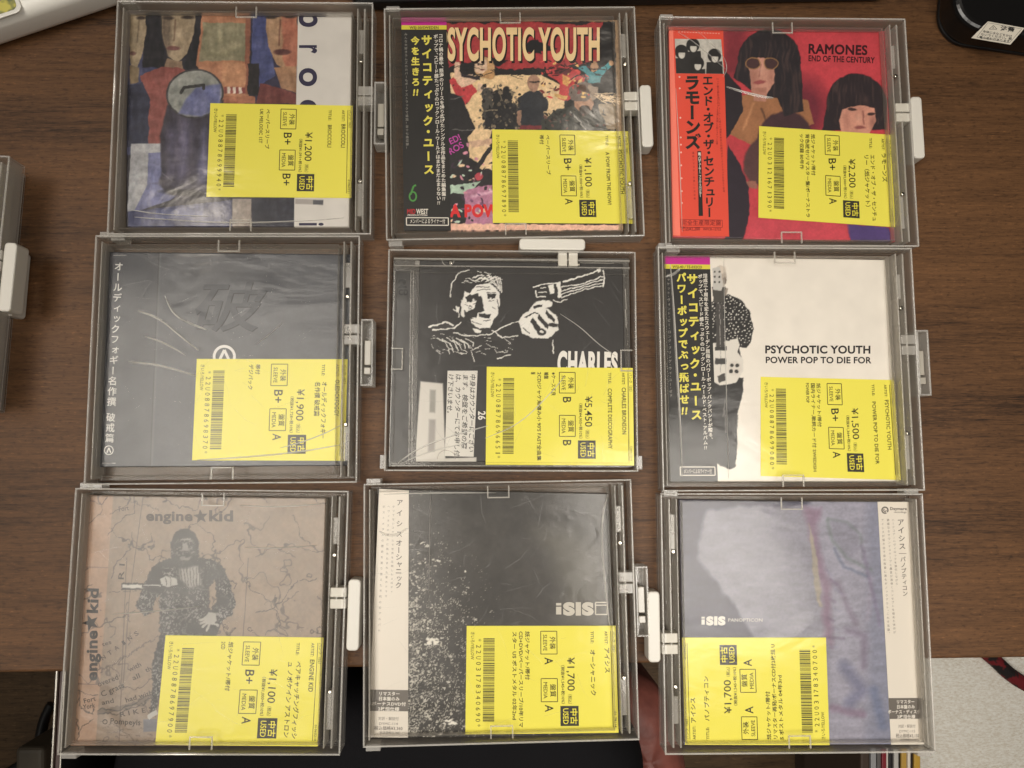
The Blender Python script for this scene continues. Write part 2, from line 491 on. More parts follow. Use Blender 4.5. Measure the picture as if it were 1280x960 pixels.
def carpet_material():
    m, nt, b, o = nodes('woven_carpet')
    geo = N(nt, 'ShaderNodeNewGeometry'); mp = N(nt, 'ShaderNodeMapping')
    mp.inputs['Rotation'].default_value = (0, 0, -0.25); mp.inputs['Scale'].default_value = (260, 620, 1)
    nt.links.new(geo.outputs['Position'], mp.inputs[0])
    n = N(nt, 'ShaderNodeTexNoise', Scale=1.0, Detail=3.0, Roughness=0.7); nt.links.new(mp.outputs[0], n.inputs['Vector'])
    cr = N(nt, 'ShaderNodeValToRGB'); cr.color_ramp.elements[0].position = 0.33; cr.color_ramp.elements[1].position = 0.62
    cr.color_ramp.elements[0].color = (*lin((224, 214, 196)), 1); cr.color_ramp.elements[1].color = (*lin((255, 252, 242)), 1)
    nt.links.new(n.outputs[0], cr.inputs[0]); nt.links.new(cr.outputs[0], b.inputs['Base Color'])
    bp = N(nt, 'ShaderNodeBump', Strength=0.35, Distance=0.003); nt.links.new(n.outputs[0], bp.inputs['Height']); nt.links.new(bp.outputs[0], b.inputs['Normal'])
    b.inputs['Roughness'].default_value = 0.9
    return m


CZ = -0.50
cp = pw([(1150, 790), (1420, 790), (1420, 1010), (1150, 1010)], CZ)
car = MB().prism([(p[0], p[1]) for p in cp[::-1]], CZ - 0.03, CZ).build('carpet', carpet_material(), None, 0.004, 2)
car['kind'] = 'structure'; car['label'] = 'pale woven rug below the right end of the desk'


# ------------------------------------------------------------------ security cases
def corner_nubs(mb, W2, H2):
    for sy in (-1, 1):
        mb.box(-W2 + 0.001, -W2 + 0.009, sy * (H2 + 0.0012) - 0.0018, sy * (H2 + 0.0012) + 0.0018, 0.004, 0.0125)


def make_case(label, group, Wc, Hc, white, lock_y=0.003, tab=1, scr=0):
    t = thing('security_case', label, 'security case', (0, 0, 0), 0, group)
    W2, H2 = Wc / 2, Hc / 2
    MB().box(-W2 + 0.0018, W2 - 0.0018, -H2 + 0.0018, H2 - 0.0018, 0.0004, 0.0014).build('base_tray', M_TRAY, t, 0.0003)
    MB().ring(-W2, W2, -H2, H2, 0.0011, 0.0, 0.0142).build('outer_wall', M_CLEAR, t, 0.0004)
    MB().ring(-W2 + 0.0045, W2 - 0.0125, -H2 + 0.0042, H2 - 0.0042, 0.0006, 0.0016, 0.0122).build('inner_wall', M_CLEAR, t, 0.0003)
    MB().ring(-W2 - 0.0002, W2 + 0.0002, -H2 - 0.0002, H2 + 0.0002, 0.0009, 0.01425, 0.0152).build('lid_rim', M_EDGE, t, 0.0004)
    MB().box(-W2 + 0.0021, W2 - 0.0021, -H2 + 0.0021, H2 - 0.0021, 0.01425, 0.0149).build('clear_pane', M_PANE, t)
    r = MB()
    for x, w in ((W2 - 0.0092, 0.0008), (W2 - 0.0050, 0.0011)):
        r.box(x - w / 2, x + w / 2, -H2 + 0.003, H2 - 0.003, 0.0016, 0.0138)
    r.box(W2 - 0.0088, W2 - 0.0056, -H2 + 0.012, -H2 + 0.032, 0.0020, 0.0110)
    r.box(W2 - 0.0088, W2 - 0.0056, H2 - 0.030, H2 - 0.015, 0.0020, 0.0110)
    r.build('lock_rail', M_EDGE, t, 0.0003)
    h = MB().box(-W2 + 0.0026, -W2 + 0.0034, -H2 + 0.003, H2 - 0.003, 0.0016, 0.0134); corner_nubs(h, W2, H2)
    h.build('hinge_rail', M_EDGE, t, 0.0003)
    for sy in (-0.27, 0.25):
        MB().cyl(W2 - 0.0070, sy * Hc, 0.0011, 0.0112, 0.0136).build('rivet', M_METAL, t, 0.0004)
    for sy in (-1, 1):
        g = MB(); y0 = sy * (H2 - 0.0022); y1 = sy * (H2 - 0.0085)
        for x in (-0.0064, 0.0056): g.box(x, x + 0.0008, min(y0, y1), max(y0, y1), 0.0128, 0.0139)
        g.box(-0.0064, 0.0064, min(y1, y1 - sy * 0.0008), max(y1, y1 - sy * 0.0008), 0.0128, 0.0139)
        g.build('finger_tab', M_EDGE, t, 0.0002)
    if scr:
        rs = random.Random(scr); g = MB()
        for _ in range(70):
            x, y = rs.uniform(-W2 + .012, W2 - .02), rs.uniform(-H2 + .01, H2 - .01); a = rs.gauss(0.25, 0.7); l = rs.uniform(.003, .026)
            dx, dy = math.cos(a) * l / 2, math.sin(a) * l / 2; w = rs.uniform(.00003, .00009); b = rs.uniform(-.1, .1) * l
            nx, ny = -math.sin(a) * w, math.cos(a) * w; mxx, myy = x - math.sin(a) * b, y + math.cos(a) * b
            z = 0.01515
            g.add([(x - dx + nx, y - dy + ny, z), (mxx + nx, myy + ny, z), (x + dx, y + dy, z), (mxx - nx, myy - ny, z), (x - dx - nx, y - dy - ny, z)], [[4, 3, 2, 1, 0]])
        g.build('pane_scratches', M_SCRATCH, t)
    y0, y1 = lock_y - 0.0195, lock_y + 0.0195
    if white:
        lk = MB().rbox(W2 + 0.0012, W2 + 0.0082, y0, y1, 0.0015, 0.0135, 0.0022).build('magnetic_lock', M_WHITE, t, 0.0009, 3)
        ty = lock_y + tab * 0.0092
        MB().box(W2 - 0.0085, W2 + 0.0005, ty - 0.0058, ty - 0.0004, 0.0050, 0.0139).box(W2 - 0.0085, W2 + 0.0005, ty + 0.0004, ty + 0.0058, 0.0050, 0.0139).build('lock_clip', M_WHITE, lk, 0.0005)
    else:
        lk = MB()
        lk.ring(W2 + 0.0010, W2 + 0.0082, y0, y1, 0.0011, 0.0015, 0.0135); lk.box(W2 + 0.0012, W2 + 0.0080, y0 + 0.0002, y1 - 0.0002, 0.0008, 0.0014)
        lk = lk.build('lock_housing', M_EDGE, t, 0.0005)
        ty = lock_y + tab * 0.0105
        MB().box(W2 - 0.0085, W2 + 0.0005, ty - 0.0060, ty - 0.0004, 0.0050, 0.0139).box(W2 - 0.0085, W2 + 0.0005, ty + 0.0004, ty + 0.0060, 0.0050, 0.0139).build('lock_clip', M_EDGE, lk, 0.0005)
        b = MB()
        b.box(W2 + 0.0026, W2 + 0.0066, lock_y - 0.0125, lock_y - 0.0085, 0.0040, 0.0110)
        b.box(W2 + 0.0026, W2 + 0.0066, lock_y - 0.0070, lock_y + 0.0075, 0.0040, 0.0100)
        b.build('lock_insert', plain('pale_insert', (160, 154, 142), 0.2), lk, 0.0004)
    return t


def dup(root, loc, rz, label):
    r = root.copy(); C.objects.link(r); r.location = loc; r.rotation_euler = (0, 0, rz); r['label'] = label
    for ch in root.children:
        c = ch.copy(); C.objects.link(c); c.parent = r
        for g in ch.children:
            d = g.copy(); C.objects.link(d); d.parent = c
    return r


WC, HC = 0.1519, 0.1430
GRP = 'clear locked security cases laid out on the desk'
whitecase = make_case('clear security case with white lock, holding the black band CD with comic artwork', GRP, WC, HC, True)
clearcase = make_case('clear security case with see-through lock, holding the CD with painted faces', GRP, WC, HC, False)
scratched = make_case('scratched clear security case with see-through lock, holding the dark slate CD', GRP, WC, HC, False, scr=5)
scrwhite = make_case('scuffed clear security case with white lock, holding the CD with the map and furry figure', GRP, WC, HC, True, scr=11)
topcase = make_case('clear security case with white lock on its top edge, middle of the nine', GRP, 0.1284, 0.1447, True, lock_y=-0.0235, tab=-1, scr=23)


def place(o, x, y, a): o.location = (x, y, 0); o.rotation_euler = (0, 0, a)


place(clearcase, -0.1467, 0.2027, 0.0095)
place(whitecase, 0.0131, 0.2018, 0.0255)
dup(whitecase, (0.1787, 0.1982, 0), 0.0071, 'clear security case with white lock, holding the red CD with an orange spine strip')
place(scratched, -0.1519, 0.0588, 0.0077)
place(topcase, 0.0126, 0.0584, -0.0035 + math.pi / 2)
dup(clearcase, (0.1747, 0.0544, 0), 0.0024, 'clear security case with see-through lock, holding the white CD with a guitarist')
place(scrwhite, -0.1567, -0.0876, -0.012)
dup(scratched, (0.0058, -0.0833, 0), 0.0167, 'scratched clear security case with see-through lock, holding the charcoal speckled CD')
dup(whitecase, (0.1733, -0.0902, 0), -0.0021 + math.pi, 'clear security case with white lock on its left edge, holding the blue violet CD')
# the two stacked cases that reach into the picture at the left
e1 = pw([(33, 203), (36, 395)], 0.015)
e2 = pw([(17, 203), (5, 512)], 0.031)
xa = float(e1[:, 0].mean()) - WC / 2
lowc = dup(whitecase, (xa - 0.014, 0.1010, 0), -0.022, 'lower clear security case of the stack cut off by the left border')
upc = dup(whitecase, (float(e2[:, 0].mean()) - WC / 2 - 0.007, 0.1015, 0.0158), -0.035, 'upper clear security case of the stack cut off by the left border')
for o in (lowc, upc): o['group'] = 'security cases stacked at the left border'


# ------------------------------------------------------------------ price labels
def price_sticker(root, loc, z, Q, D):
    """Q: corners in reading order of the label: bottom left, bottom right, top right, top left (photo pixels)"""
    nat = bil([Q[3], Q[2], Q[1], Q[0]])                     # u along the reading line, v from the label's top edge
    B = lambda s_, t: nat(s_, 1 - t)
    order = np.array(Q); ar = np.sum(order[:, 0] * np.roll(order[:, 1], -1) - order[:, 1] * np.roll(order[:, 0], -1))
    QQ = Q if ar < 0 else Q[::-1]
    st = slab('price_sticker', QQ, M_STICK, root, loc, z - 0.00025, z)
    L = np.hypot(*(np.array(Q[1]) - Q[0])); H = np.hypot(*(np.array(Q[3]) - Q[0]))
    k = Ink()

    def T(t, s0, s1, tb, h, off=0.006):
        k.text(t, B(s0, tb), B(s1, tb), h * H, off)

    def bar(ink_, s0, s1, t0, t1): ink_.poly(*B(s0, t0), *B(s1, t0), *B(s1, t1), *B(s0, t1))
    T('きいろ/YELLOW', .05, .31, .030, .021)
    for i, ch in enumerate(D['no']): T(ch, .12 + i * .0525, .12 + i * .0525 + (.030 if ch != '*' else .022), .066, .032, 0.0)
    for (t, s1, tb) in D['notes']: T(t, .05, s1, tb, .023, .018)
    for s0, s1, a, b_ in ((.05, .262, '外装', 'SLEEVE'), (.49, .705, '盤質', 'MEDIA')):
        for e in ((s0, .497, s1, .497), (s1, .497, s1, .605), (s1, .605, s0, .605), (s0, .605, s0, .497)):
            k.line(.9, *B(e[0], e[1]), *B(e[2], e[3]))
        T(a, s0 + .05, s1 - .045, .560, .030, .010); T(b_, s0 + .03, s1 - .03, .513, .026)
    for g_, s0 in zip(D['grade'], (.295, .735)): T(g_, s0, s0 + (.135 if '+' in g_ else .065), .522, .056, .012)
    T(D['price'], .295, .605, .672, .048, .006); T('（税込）', .615, .725, .676, .020)
    T(D['tax'], .34, .725, .632, .018, .014)
    T('TITLE:', .05, .165, .832, .019, .014)
    for t, s0, s1, tb in D['title']: T(t, s0, s1, tb, .027, .018)
    T('ARTIST:', .05, .175, .925, .019, .014); T(D['artist'][0], .20, D['artist'][1], .923, .028, .018)
    k.line(.7, *B(.05, .966), *B(.95, .966))
    T(D.get('genre', 'パンク（02）'), .05, .24, .975, .017); T(D.get('code', '01060321'), .80, .95, .975, .015)
    k.build('lettering', ink((46, 43, 20)), st, z + 0.00006, loc)
    b = Ink(); rs = random.Random(D['no']); s_ = .115
    while s_ < .885:
        w = rs.choice((.0045, .0045, .0075, .011)); bar(b, s_, min(s_ + w, .89), .113, .188); s_ += w + rs.choice((.0045, .0045, .008))
    b.build('barcode', ink((66, 62, 34)), st, z + 0.00006, loc)
    u = Ink(); bar(u, .745, .932, .622, .742); ub = u.build('used_badge', ink((52, 50, 40)), st, z + 0.00006, loc)
    w = Ink(); w.text('中古', B(.765, .692), B(.915, .692), .036 * H, .014); w.text('USED', B(.765, .640), B(.915, .640), .036 * H, .008)
    w.build('lettering', ink((236, 224, 70)), ub, z + 0.00012, loc)
    return st


def album(label, Q, name='compact_disc_sleeve', cat='CD', z=0.002):
    c = pw(Q, z).mean(0); loc = (float(c[0]), float(c[1]), z)
    return thing(name, label, cat, loc, 0, 'used CDs inside the security cases'), loc


Zc = 0.0070


def zt(ox, oy, k): return lambda x, y: (ox + x / k, oy + y / k)


def nat_cw(tl, tr, br, bl): return [tl, bl, br, tr]           # label turned clockwise: its bottom edge lies at the picture's left


# ---- painted faces, white lettered strip (top row, left)
Q = [(159, 15), (439.5, 17), (436, 283), (158, 283)]
r, loc = album('CD sleeve with painted faces, a dark purple canister and a white lettered strip', Q)
a = Art(Q, (120, 0, 3.2), 300, (40, 36, 52)).wob(7, 40)
pp = a.P_
pp((58, 62, 108), 120, 40, 250, 40, 250, 620, 120, 620); pp((30, 27, 38), 200, 40, 262, 40, 275, 270, 185, 270); pp((30, 27, 38), 390, 40, 425, 40, 405, 280, 350, 280, 370, 160)
pp((172, 146, 104), 135, 52, 203, 50, 200, 140, 186, 215, 165, 268, 140, 262, 131, 180); pp((146, 118, 74), 134, 262, 172, 268, 172, 326, 134, 335)
pp((178, 150, 108), 262, 52, 397, 50, 388, 140, 362, 215, 325, 248, 288, 228, 266, 140); pp((158, 122, 86), 285, 236, 340, 244, 350, 280, 265, 285)
pp((128, 104, 78), 262, 52, 300, 52, 300, 200, 288, 226, 266, 140, soft=14)
pp((154, 62, 50), 178, 302, 268, 266, 350, 276, 405, 330, 425, 575, 208, 578, 205, 380); pp((38, 42, 74), 118, 342, 190, 328, 216, 400, 206, 575, 118, 590)
pp((196, 118, 60), 425, 50, 617, 50, 612, 410, 505, 410, 400, 262); pp((150, 140, 98), 428, 92, 606, 92, 600, 243, 412, 243); pp((206, 132, 68), 505, 250, 606, 250, 602, 345, 505, 350)
pp((160, 84, 44), 600, 60, 622, 60, 612, 380, 598, 380); pp((186, 100, 48), 500, 385, 640, 385, 640, 415, 500, 415)
pp((44, 38, 74), 620, 50, 805, 50, 805, 412, 640, 412, 625, 250); pp((58, 70, 138), 630, 62, 690, 62, 716, 302, 655, 345, 622, 250); pp((36, 30, 34), 608, 252, 652, 252, 655, 380, 608, 380)
pp((186, 136, 84), 676, 70, 806, 66, 806, 262, 762, 282, 722, 256, 690, 180); pp((192, 96, 50), 744, 66, 806, 66, 806, 262, 764, 280, 748, 230, soft=9)
pp((178, 120, 66), 712, 270, 802, 262, 802, 372, 742, 352); pp((122, 42, 36), 660, 332, 740, 352, 802, 376, 802, 415, 642, 415)
for i in range(7): a.P_((222, 200, 180) if i % 2 else (150, 46, 40), 515 + i * 12, 352, 527 + i * 12, 351, 527 + i * 12, 376, 515 + i * 12, 378)
a.wob(2, 20)
for x, y, w in ((180, 72, 18), (290, 72, 22), (368, 70, 24), (700, 70, 22), (775, 66, 24)): a.E_((62, 46, 38), x, y, w, 7, 0, 5); a.L_((52, 38, 34), 5, x - w, y - 12, x + w, y - 14, soft=4)
a.E_((120, 62, 56), 310, 193, 26, 9, 0, 4); a.E_((112, 64, 56), 147, 214, 14, 8, 0, 4); a.E_((96, 40, 36), 745, 208, 34, 12, 0, 5)
a.L_((130, 96, 66), 6, 318, 80, 312, 160, soft=5); a.L_((130, 74, 44), 6, 738, 80, 732, 180, soft=5); a.L_((120, 96, 66), 5, 172, 80, 164, 168, soft=5)
pp((172, 172, 178), 140, 576, 265, 574, 250, 760, 178, 848, 125, 848); pp((106, 112, 172), 210, 612, 340, 606, 345, 760, 300, 800, 150, 850, 205, 740)
pp((58, 64, 116), 128, 846, 545, 800, 545, 906, 128, 906); pp((74, 84, 142), 240, 842, 430, 822, 430, 860, 235, 880); pp((166, 148, 134), 545, 795, 622, 795, 622, 906, 545, 906); pp((48, 48, 66), 622, 790, 797, 790, 797, 906, 622, 906)
pp((48, 40, 58), 285, 420, 510, 400, 520, 790, 440, 784, 300, 770, 262, 700, 256, 545, soft=8); a.E_((48, 40, 58), 365, 730, 112, 62, 4, 6); a.E_((88, 78, 112), 345, 600, 42, 150, 3, 60); a.E_((90, 86, 128), 430, 690, 30, 70, 0, 40)
a.L_((96, 88, 104), 4, 262, 690, 330, 742, 440, 745); a.E_((60, 56, 60), 395, 375, 116, 99, -8); a.E_((146, 148, 140), 395, 375, 108, 92, -8); pp((98, 104, 164), 400, 350, 500, 335, 495, 430, 420, 466, 330, 455, 360, 395, soft=10); a.L_((58, 56, 54), 12, 340, 372, 352, 350, 430, 340, 432, 354)
for cx, w, col, al in ((300, 40, (78, 70, 110), .7), (350, 26, (104, 98, 146), .6), (395, 20, (60, 52, 82), .6), (430, 26, (112, 110, 160), .7), (462, 18, (50, 44, 62), .6)):
    fm = np.clip(1 - np.abs(a.X + (a.Y - 600) * .04 - cx) / w, 0, 1) * ((a.Y > 470) & (a.Y < 735)) * np.clip((a.Y - 470) / 60, 0, 1) * np.clip((735 - a.Y) / 40, 0, 1); a.put(fm * al, col)
a.E_((34, 28, 38), 360, 772, 92, 12, 4, 8); a.E_((70, 62, 88), 360, 742, 98, 8, 4, 8)
bs = fbm(a.X, a.Y * .35, 16, 91, 3) - .5; a.c = np.clip(a.c + bs[..., None] * np.array([46, 40, 34]), 0, 255); bs = fbm(a.X * .4, a.Y, 20, 95, 3) - .5; a.c = np.clip(a.c + bs[..., None] * 30, 0, 255)
a.mottle(.16, 26, 8).mottle(.10, 7, 12)
a.wob(0); a.P_((226, 218, 208), 808, 40, 1040, 40, 1030, 920, 792, 920, soft=1.5); a.P_((176, 166, 158), 797, 795, 880, 798, 880, 818, 796, 816); a.P_((88, 88, 96), 868, 800, 910, 800, 908, 820, 868, 818)
a.mottle(.03, 50, 3)
cov = a.build('cover', r, loc, Zc, 0.002, 0.86, 0.66)
zz = zt(120, 0, 3.2); k = Ink()
for ch, y0, y1 in (('b', 46, 108), ('r', 176, 214), ('o', 270, 345), ('c', 396, 460), ('i', 888, 903)): k.text(ch, zz(815, y0), zz(815, y1), (105 if ch in 'b' else 102) / 3.2, .02)
k.build('lettering', ink((50, 46, 70)), cov, Zc + 0.00008, loc)
price_sticker(r, loc, Zc + .0004, nat_cw((263, 129), (441, 132), (439, 247.5), (258, 246)), dict(no='*22U08878699940*', notes=[('ペーパースリーブ', .48, .395), ('UK MELODIC 1ST', .42, .350)], grade=('B+', 'B+'), price='¥1,200', tax='（税抜¥1,091+税10%）', title=[('BROCCOLI', .21, .455, .828)], artist=('BROCCOLI', .455)))


# ---- obi strips shared by the two sleeves of one band
def band_obi(root, loc, Q, code, cols, box, small, z):
    B = bil(Q); ob = slab('obi_strip', [Q[3], Q[2], Q[1], Q[0]], ink((44, 43, 42)), root, loc, Zc + .00003, z)
    t = Ink(); t.poly(*B(0, 0), *B(1, 0), *B(1, .036), *B(0, .036)); t.build('magenta_band', ink((188, 40, 140)), ob, z + .00006, loc)
    t = Ink(); t.poly(*B(0, .036), *B(1, .036), *B(1, .056), *B(0, .056)); yb = t.build('yellow_band', ink((214, 202, 70)), ob, z + .00006, loc)
    Ink().text(code, B(.18, .053), B(.82, .053), 3.2, .02).build('lettering', ink((50, 40, 40)), yb, z + .00012, loc)
    y = Ink(); w = Ink(); g = Ink()
    for t, u, v0, v1, sz, kind in cols:
        (y if kind == 'y' else w if kind == 'w' else g).col(t, B(u, v0), B(u, v1), sz,   .042 if kind == 'y' else .024 if kind == 'w' else .004)
    a_, b_, c_, d_ = box
    for e in ((a_, b_, c_, b_), (c_, b_, c_, d_), (c_, d_, a_, d_), (a_, d_, a_, b_)): w.line(1.2, *B(e[0], e[1]), *B(e[2], e[3]))
    w.text('メンバーによるライナー付', B(a_ + .07, d_ - .010), B(c_ - .07, d_ - .010), 4.4, .01)
    y.build('title_lettering', ink((226, 214, 92)), ob, z + .00006, loc); w.build('lettering', ink((222, 216, 206)), ob, z + .00006, loc); g.build('small_lettering', ink((150, 146, 140)), ob, z + .00006, loc)
    return ob, B


# ---- comic artwork sleeve (top row, middle)
Q = [(504, 23), (775, 25), (779, 288), (506, 288)]
r, loc = album('CD sleeve with black strip of yellow lettering and crowded comic artwork under cream title', Q)
a = Art(Q, (470, 0, 3.097), 320, (30, 28, 30)).wob(10, 30)
pp = a.P_
pp((164, 34, 40), 270, 92, 640, 84, 760, 96, 880, 88, 850, 150, 870, 235, 700, 262, 500, 268, 380, 232, 280, 262); pp((24, 22, 26), 380, 208, 520, 236, 470, 256, 400, 238); pp((24, 22, 26), 600, 150, 700, 190, 640, 215, 560, 190)
pp((226, 190, 138), 284, 282, 410, 300, 520, 286, 640, 294, 720, 330, 740, 480, 640, 500, 480, 480, 420, 560, 455, 640, 360, 610, 340, 480, 290, 380)
a.wob(5, 18); pp((140, 120, 92), 862, 402, 950, 402, 955, 500, 875, 500)
# woman in red
pp((190, 40, 48), 284, 312, 300, 300, 330, 338, 372, 322, 392, 350, 370, 376, 340, 412, 318, 386); a.E_((196, 150, 96), 420, 262, 40, 42, 0); a.E_((188, 140, 84), 438, 290, 24, 18, 0); a.E_((214, 178, 146), 406, 256, 25, 31, 15); a.P_((214, 176, 146), 304, 240, 322, 240, 328, 292, 372, 286, 395, 310, 372, 324, 330, 338, 304, 300)
pp((214, 176, 146), 396, 318, 470, 356, 462, 374, 392, 350); pp((46, 40, 46), 330, 284, 402, 298, 402, 312, 330, 296); a.E_((120, 50, 46), 412, 272, 8, 3); a.E_((60, 44, 40), 396, 250, 5, 3); a.E_((60, 44, 40), 416, 248, 5, 3)
# amplifiers
pp((38, 36, 38), 276, 356, 330, 372, 386, 500, 356, 530, 362, 600, 345, 850, 276, 850); a.L_((92, 88, 88), 4, 290, 384, 340, 372); a.L_((96, 92, 90), 4, 300, 500, 380, 505)
# drums
for i in range(26): a.E_((34, 33, 35) if i % 3 else (70, 66, 62), 430 + (i * 37) % 110, 350 + (i * 53) % 140, 16 + (i * 7) % 14, 12 + (i * 5) % 16)
pp((36, 35, 38), 430, 420, 545, 400, 552, 500, 418, 500); a.L_((120, 108, 88), 5, 400, 430, 470, 424); a.L_((110, 98, 80), 4, 470, 330, 500, 420)
# singer
pp((40, 43, 50), 552, 378, 590, 352, 632, 352, 668, 392, 662, 430, 650, 430, 652, 500, 560, 500, 562, 430, 546, 430); a.E_((164, 122, 98), 610, 322, 25, 33); a.L_((60, 46, 42), 6, 596, 316, 632, 318); pp((150, 112, 90), 548, 430, 562, 430, 560, 498, 548, 498); pp((112, 34, 42), 556, 484, 652, 484, 652, 502, 556, 502)
# red leaper
pp((190, 42, 46), 640, 196, 684, 196, 690, 244, 760, 262, 812, 300, 790, 360, 740, 390, 704, 382, 712, 320, 660, 286); pp((212, 150, 70), 720, 290, 752, 300, 742, 336, 722, 326); pp((210, 160, 80), 690, 360, 740, 372, 736, 386, 690, 376); pp((92, 24, 32), 700, 260, 760, 270, 740, 292, 690, 284); a.E_((206, 160, 100), 714, 216, 18, 14); pp((224, 176, 100), 760, 330, 800, 300, 790, 350)
# teal shouter
pp((52, 140, 150), 782, 262, 812, 256, 830, 274, 862, 272, 900, 240, 912, 256, 874, 298, 868, 320, 820, 322, 816, 290); a.E_((170, 124, 84), 846, 258, 15, 20); a.E_((196, 150, 110), 912, 243, 11, 11); a.E_((84, 50, 40), 848, 266, 6, 4)
# man in cap
pp((50, 52, 48), 640, 468, 700, 424, 780, 402, 850, 420, 888, 462, 890, 505, 640, 505); a.E_((172, 126, 98), 806, 402, 38, 34, 20); a.E_((112, 96, 88), 796, 356, 52, 38, -12); pp((150, 130, 112), 820, 330, 858, 338, 862, 378, 836, 392); a.E_((86, 62, 50), 796, 344, 20, 16); a.E_((58, 46, 40), 808, 426, 24, 20); a.L_((150, 146, 140), 5, 752, 430, 812, 500)
# lower left
pp((206, 164, 132), 356, 548, 448, 536, 450, 562, 372, 574); pp((226, 190, 138), 372, 575, 450, 560, 450, 700, 400, 650); a.L_((40, 36, 38), 16, 390, 650, 452, 560); a.E_((40, 36, 40), 420, 690, 44, 30, -30); a.E_((186, 54, 70), 400, 684, 16, 14)
pp((164, 190, 168), 288, 718, 372, 708, 410, 700, 352, 752, 288, 748); pp((176, 110, 142), 340, 740, 400, 722, 452, 716, 452, 892, 350, 892); a.L_((214, 160, 184), 10, 372, 760, 452, 740, soft=8)
pp((232, 176, 150), 276, 866, 640, 868, 960, 872, 960, 892, 276, 892); pp((172, 140, 106), 925, 76, 960, 76, 966, 892, 938, 892); pp((172, 140, 106), 270, 72, 960, 76, 960, 84, 270, 80)
rs = random.Random(17)
for i in range(120):
    x, y = rs.uniform(400, 560), rs.uniform(330, 500); a.E_(rs.choice(((28, 27, 30), (52, 50, 50), (92, 82, 70), (20, 20, 22), (128, 112, 90))), x, y, rs.uniform(2, 9), rs.uniform(2, 7), rs.uniform(0, 90), 1.5)
for i in range(90):
    x, y = rs.uniform(650, 890), rs.uniform(430, 500); a.E_(rs.choice(((30, 32, 30), (74, 74, 64), (96, 60, 52), (22, 22, 22))), x, y, rs.uniform(3, 12), rs.uniform(2, 6), rs.uniform(0, 90), 1.5)
for i in range(70):
    x, y = rs.uniform(640, 830), rs.uniform(230, 380); a.E_(rs.choice(((120, 24, 30), (214, 60, 54), (226, 176, 92), (80, 20, 26), (40, 26, 28))), x, y, rs.uniform(2, 12), rs.uniform(1.5, 5), rs.uniform(-60, 60), 1.5)
for i in range(40): a.L_((20, 19, 22), rs.uniform(1.5, 4), *(lambda x, y: (x, y, x + rs.uniform(-50, 50), y + rs.uniform(-16, 16)))(rs.uniform(300, 900), rs.uniform(250, 300)))
for i in range(60):
    x, y = rs.uniform(290, 450), rs.uniform(560, 860); a.E_(rs.choice(((40, 38, 40), (206, 130, 150), (120, 70, 110), (190, 210, 190), (226, 190, 150), (60, 40, 60))), x, y, rs.uniform(3, 14), rs.uniform(2, 6), rs.uniform(-70, 70), 1.5)
for i in range(24): x = rs.uniform(870, 940); a.L_((226, 196, 156), rs.uniform(1.5, 4), x - 30, rs.uniform(360, 400), x + 20, rs.uniform(350, 410))
a.mottle(.14, 12, 8).mottle(.12, 5, 21)
a.wob(0)
for x, y in ((300, 330), (352, 400), (420, 372), (380, 470), (340, 348)): a.E_((60, 50, 42), x, y, 3, 3)
cov = a.build('cover', r, loc, Zc, 0.002, 1.10)
zz = zt(470, 0, 3.097)
k = Ink(); k.text('PSYCHOTIC YOUTH', zz(247, 238), zz(872, 236), 122 / 3.097, .045); k.build('lettering_shadow', ink((34, 26, 28)), cov, Zc + .00005, loc)
k = Ink(); k.text('PSYCHOTIC YOUTH', zz(242, 230), zz(866, 229), 120 / 3.097, .035); k.build('title_lettering', ink((234, 204, 154)), cov, Zc + .0001, loc)
k = Ink(); k.text('A POW FROM', zz(289, 838), zz(640, 838), 45 / 3.097, .05); k.build('red_lettering', ink((214, 50, 52)), cov, Zc + .0001, loc)
k = Ink(); k.text('ED!', zz(288, 560), zz(330, 540), 24 / 3.097, .02).text('ROS', zz(288, 600), zz(342, 568), 24 / 3.097, .02); k.build('pink_lettering', ink((186, 76, 160)), cov, Zc + .0001, loc)
obq = [(501.6, 22), (558, 22), (563.6, 288.3), (505, 288)]
ob, B = band_obi(r, loc, obq, 'WSJ-30/SWEDEN', [('サイコティック・ユース', .555, .075, .745, 13.2, 'y'), ('今を生きろ‼', .30, .085, .375, 10.6, 'y'), ('コロナ禍の最中、怒涛のリリースを繰り広げたシングル全作品をまとめた編集盤‼', .865, .075, .86, 5.6, 'w'), ('ポップで、スピード感たっぷりのロックンロール・ワールドはまだまだ止まらない‼', .755, .078, .88, 5.6, 'w'), ('みんな大好きラムズのカバーもボーナストラックで追加！全十七曲収録！', .095, .07, .62, 3.8, 'g')], (.055, .94, .95, .975), None, Zc + .0003)
k = Ink(); c = B(.20, .84); k.ringm(c[0], c[1], 5.2, 2.0, 24, ry=6.6).line(2.2, c[0] - 3, c[1] - 2, c[0] + 1, c[1] - 13, c[0] + 4, c[1] - 14); k.build('green_emblem', ink((78, 140, 70)), ob, Zc + .00036, loc)
Ink().text('MID', B(.07, .922), B(.25, .922), 6, .03).build('red_lettering', ink((180, 40, 48)), ob, Zc + .00036, loc)
Ink().text('WEST', B(.27, .922), B(.52, .922), 6.2, .03).text('PRODUCTION', B(.08, .932), B(.50, .932), 2.0, .02).build('label_lettering', ink((222, 216, 206)), ob, Zc + .00036, loc)
price_sticker(r, loc, Zc + .0004, nat_cw((615.3, 161.8), (785, 164), (791, 279.5), (616, 278.5)), dict(no='*22U08878697890*', notes=[('ペーパースリーブ', .48, .395), ('帯付', .155, .350)], grade=('B+', 'A'), price='¥1,100', tax='（税抜¥1,000+税10%）', title=[('A POW FROM THE NOW!', .23, .80, .828)], artist=('PSYCHOTIC YOUTH', .68)))

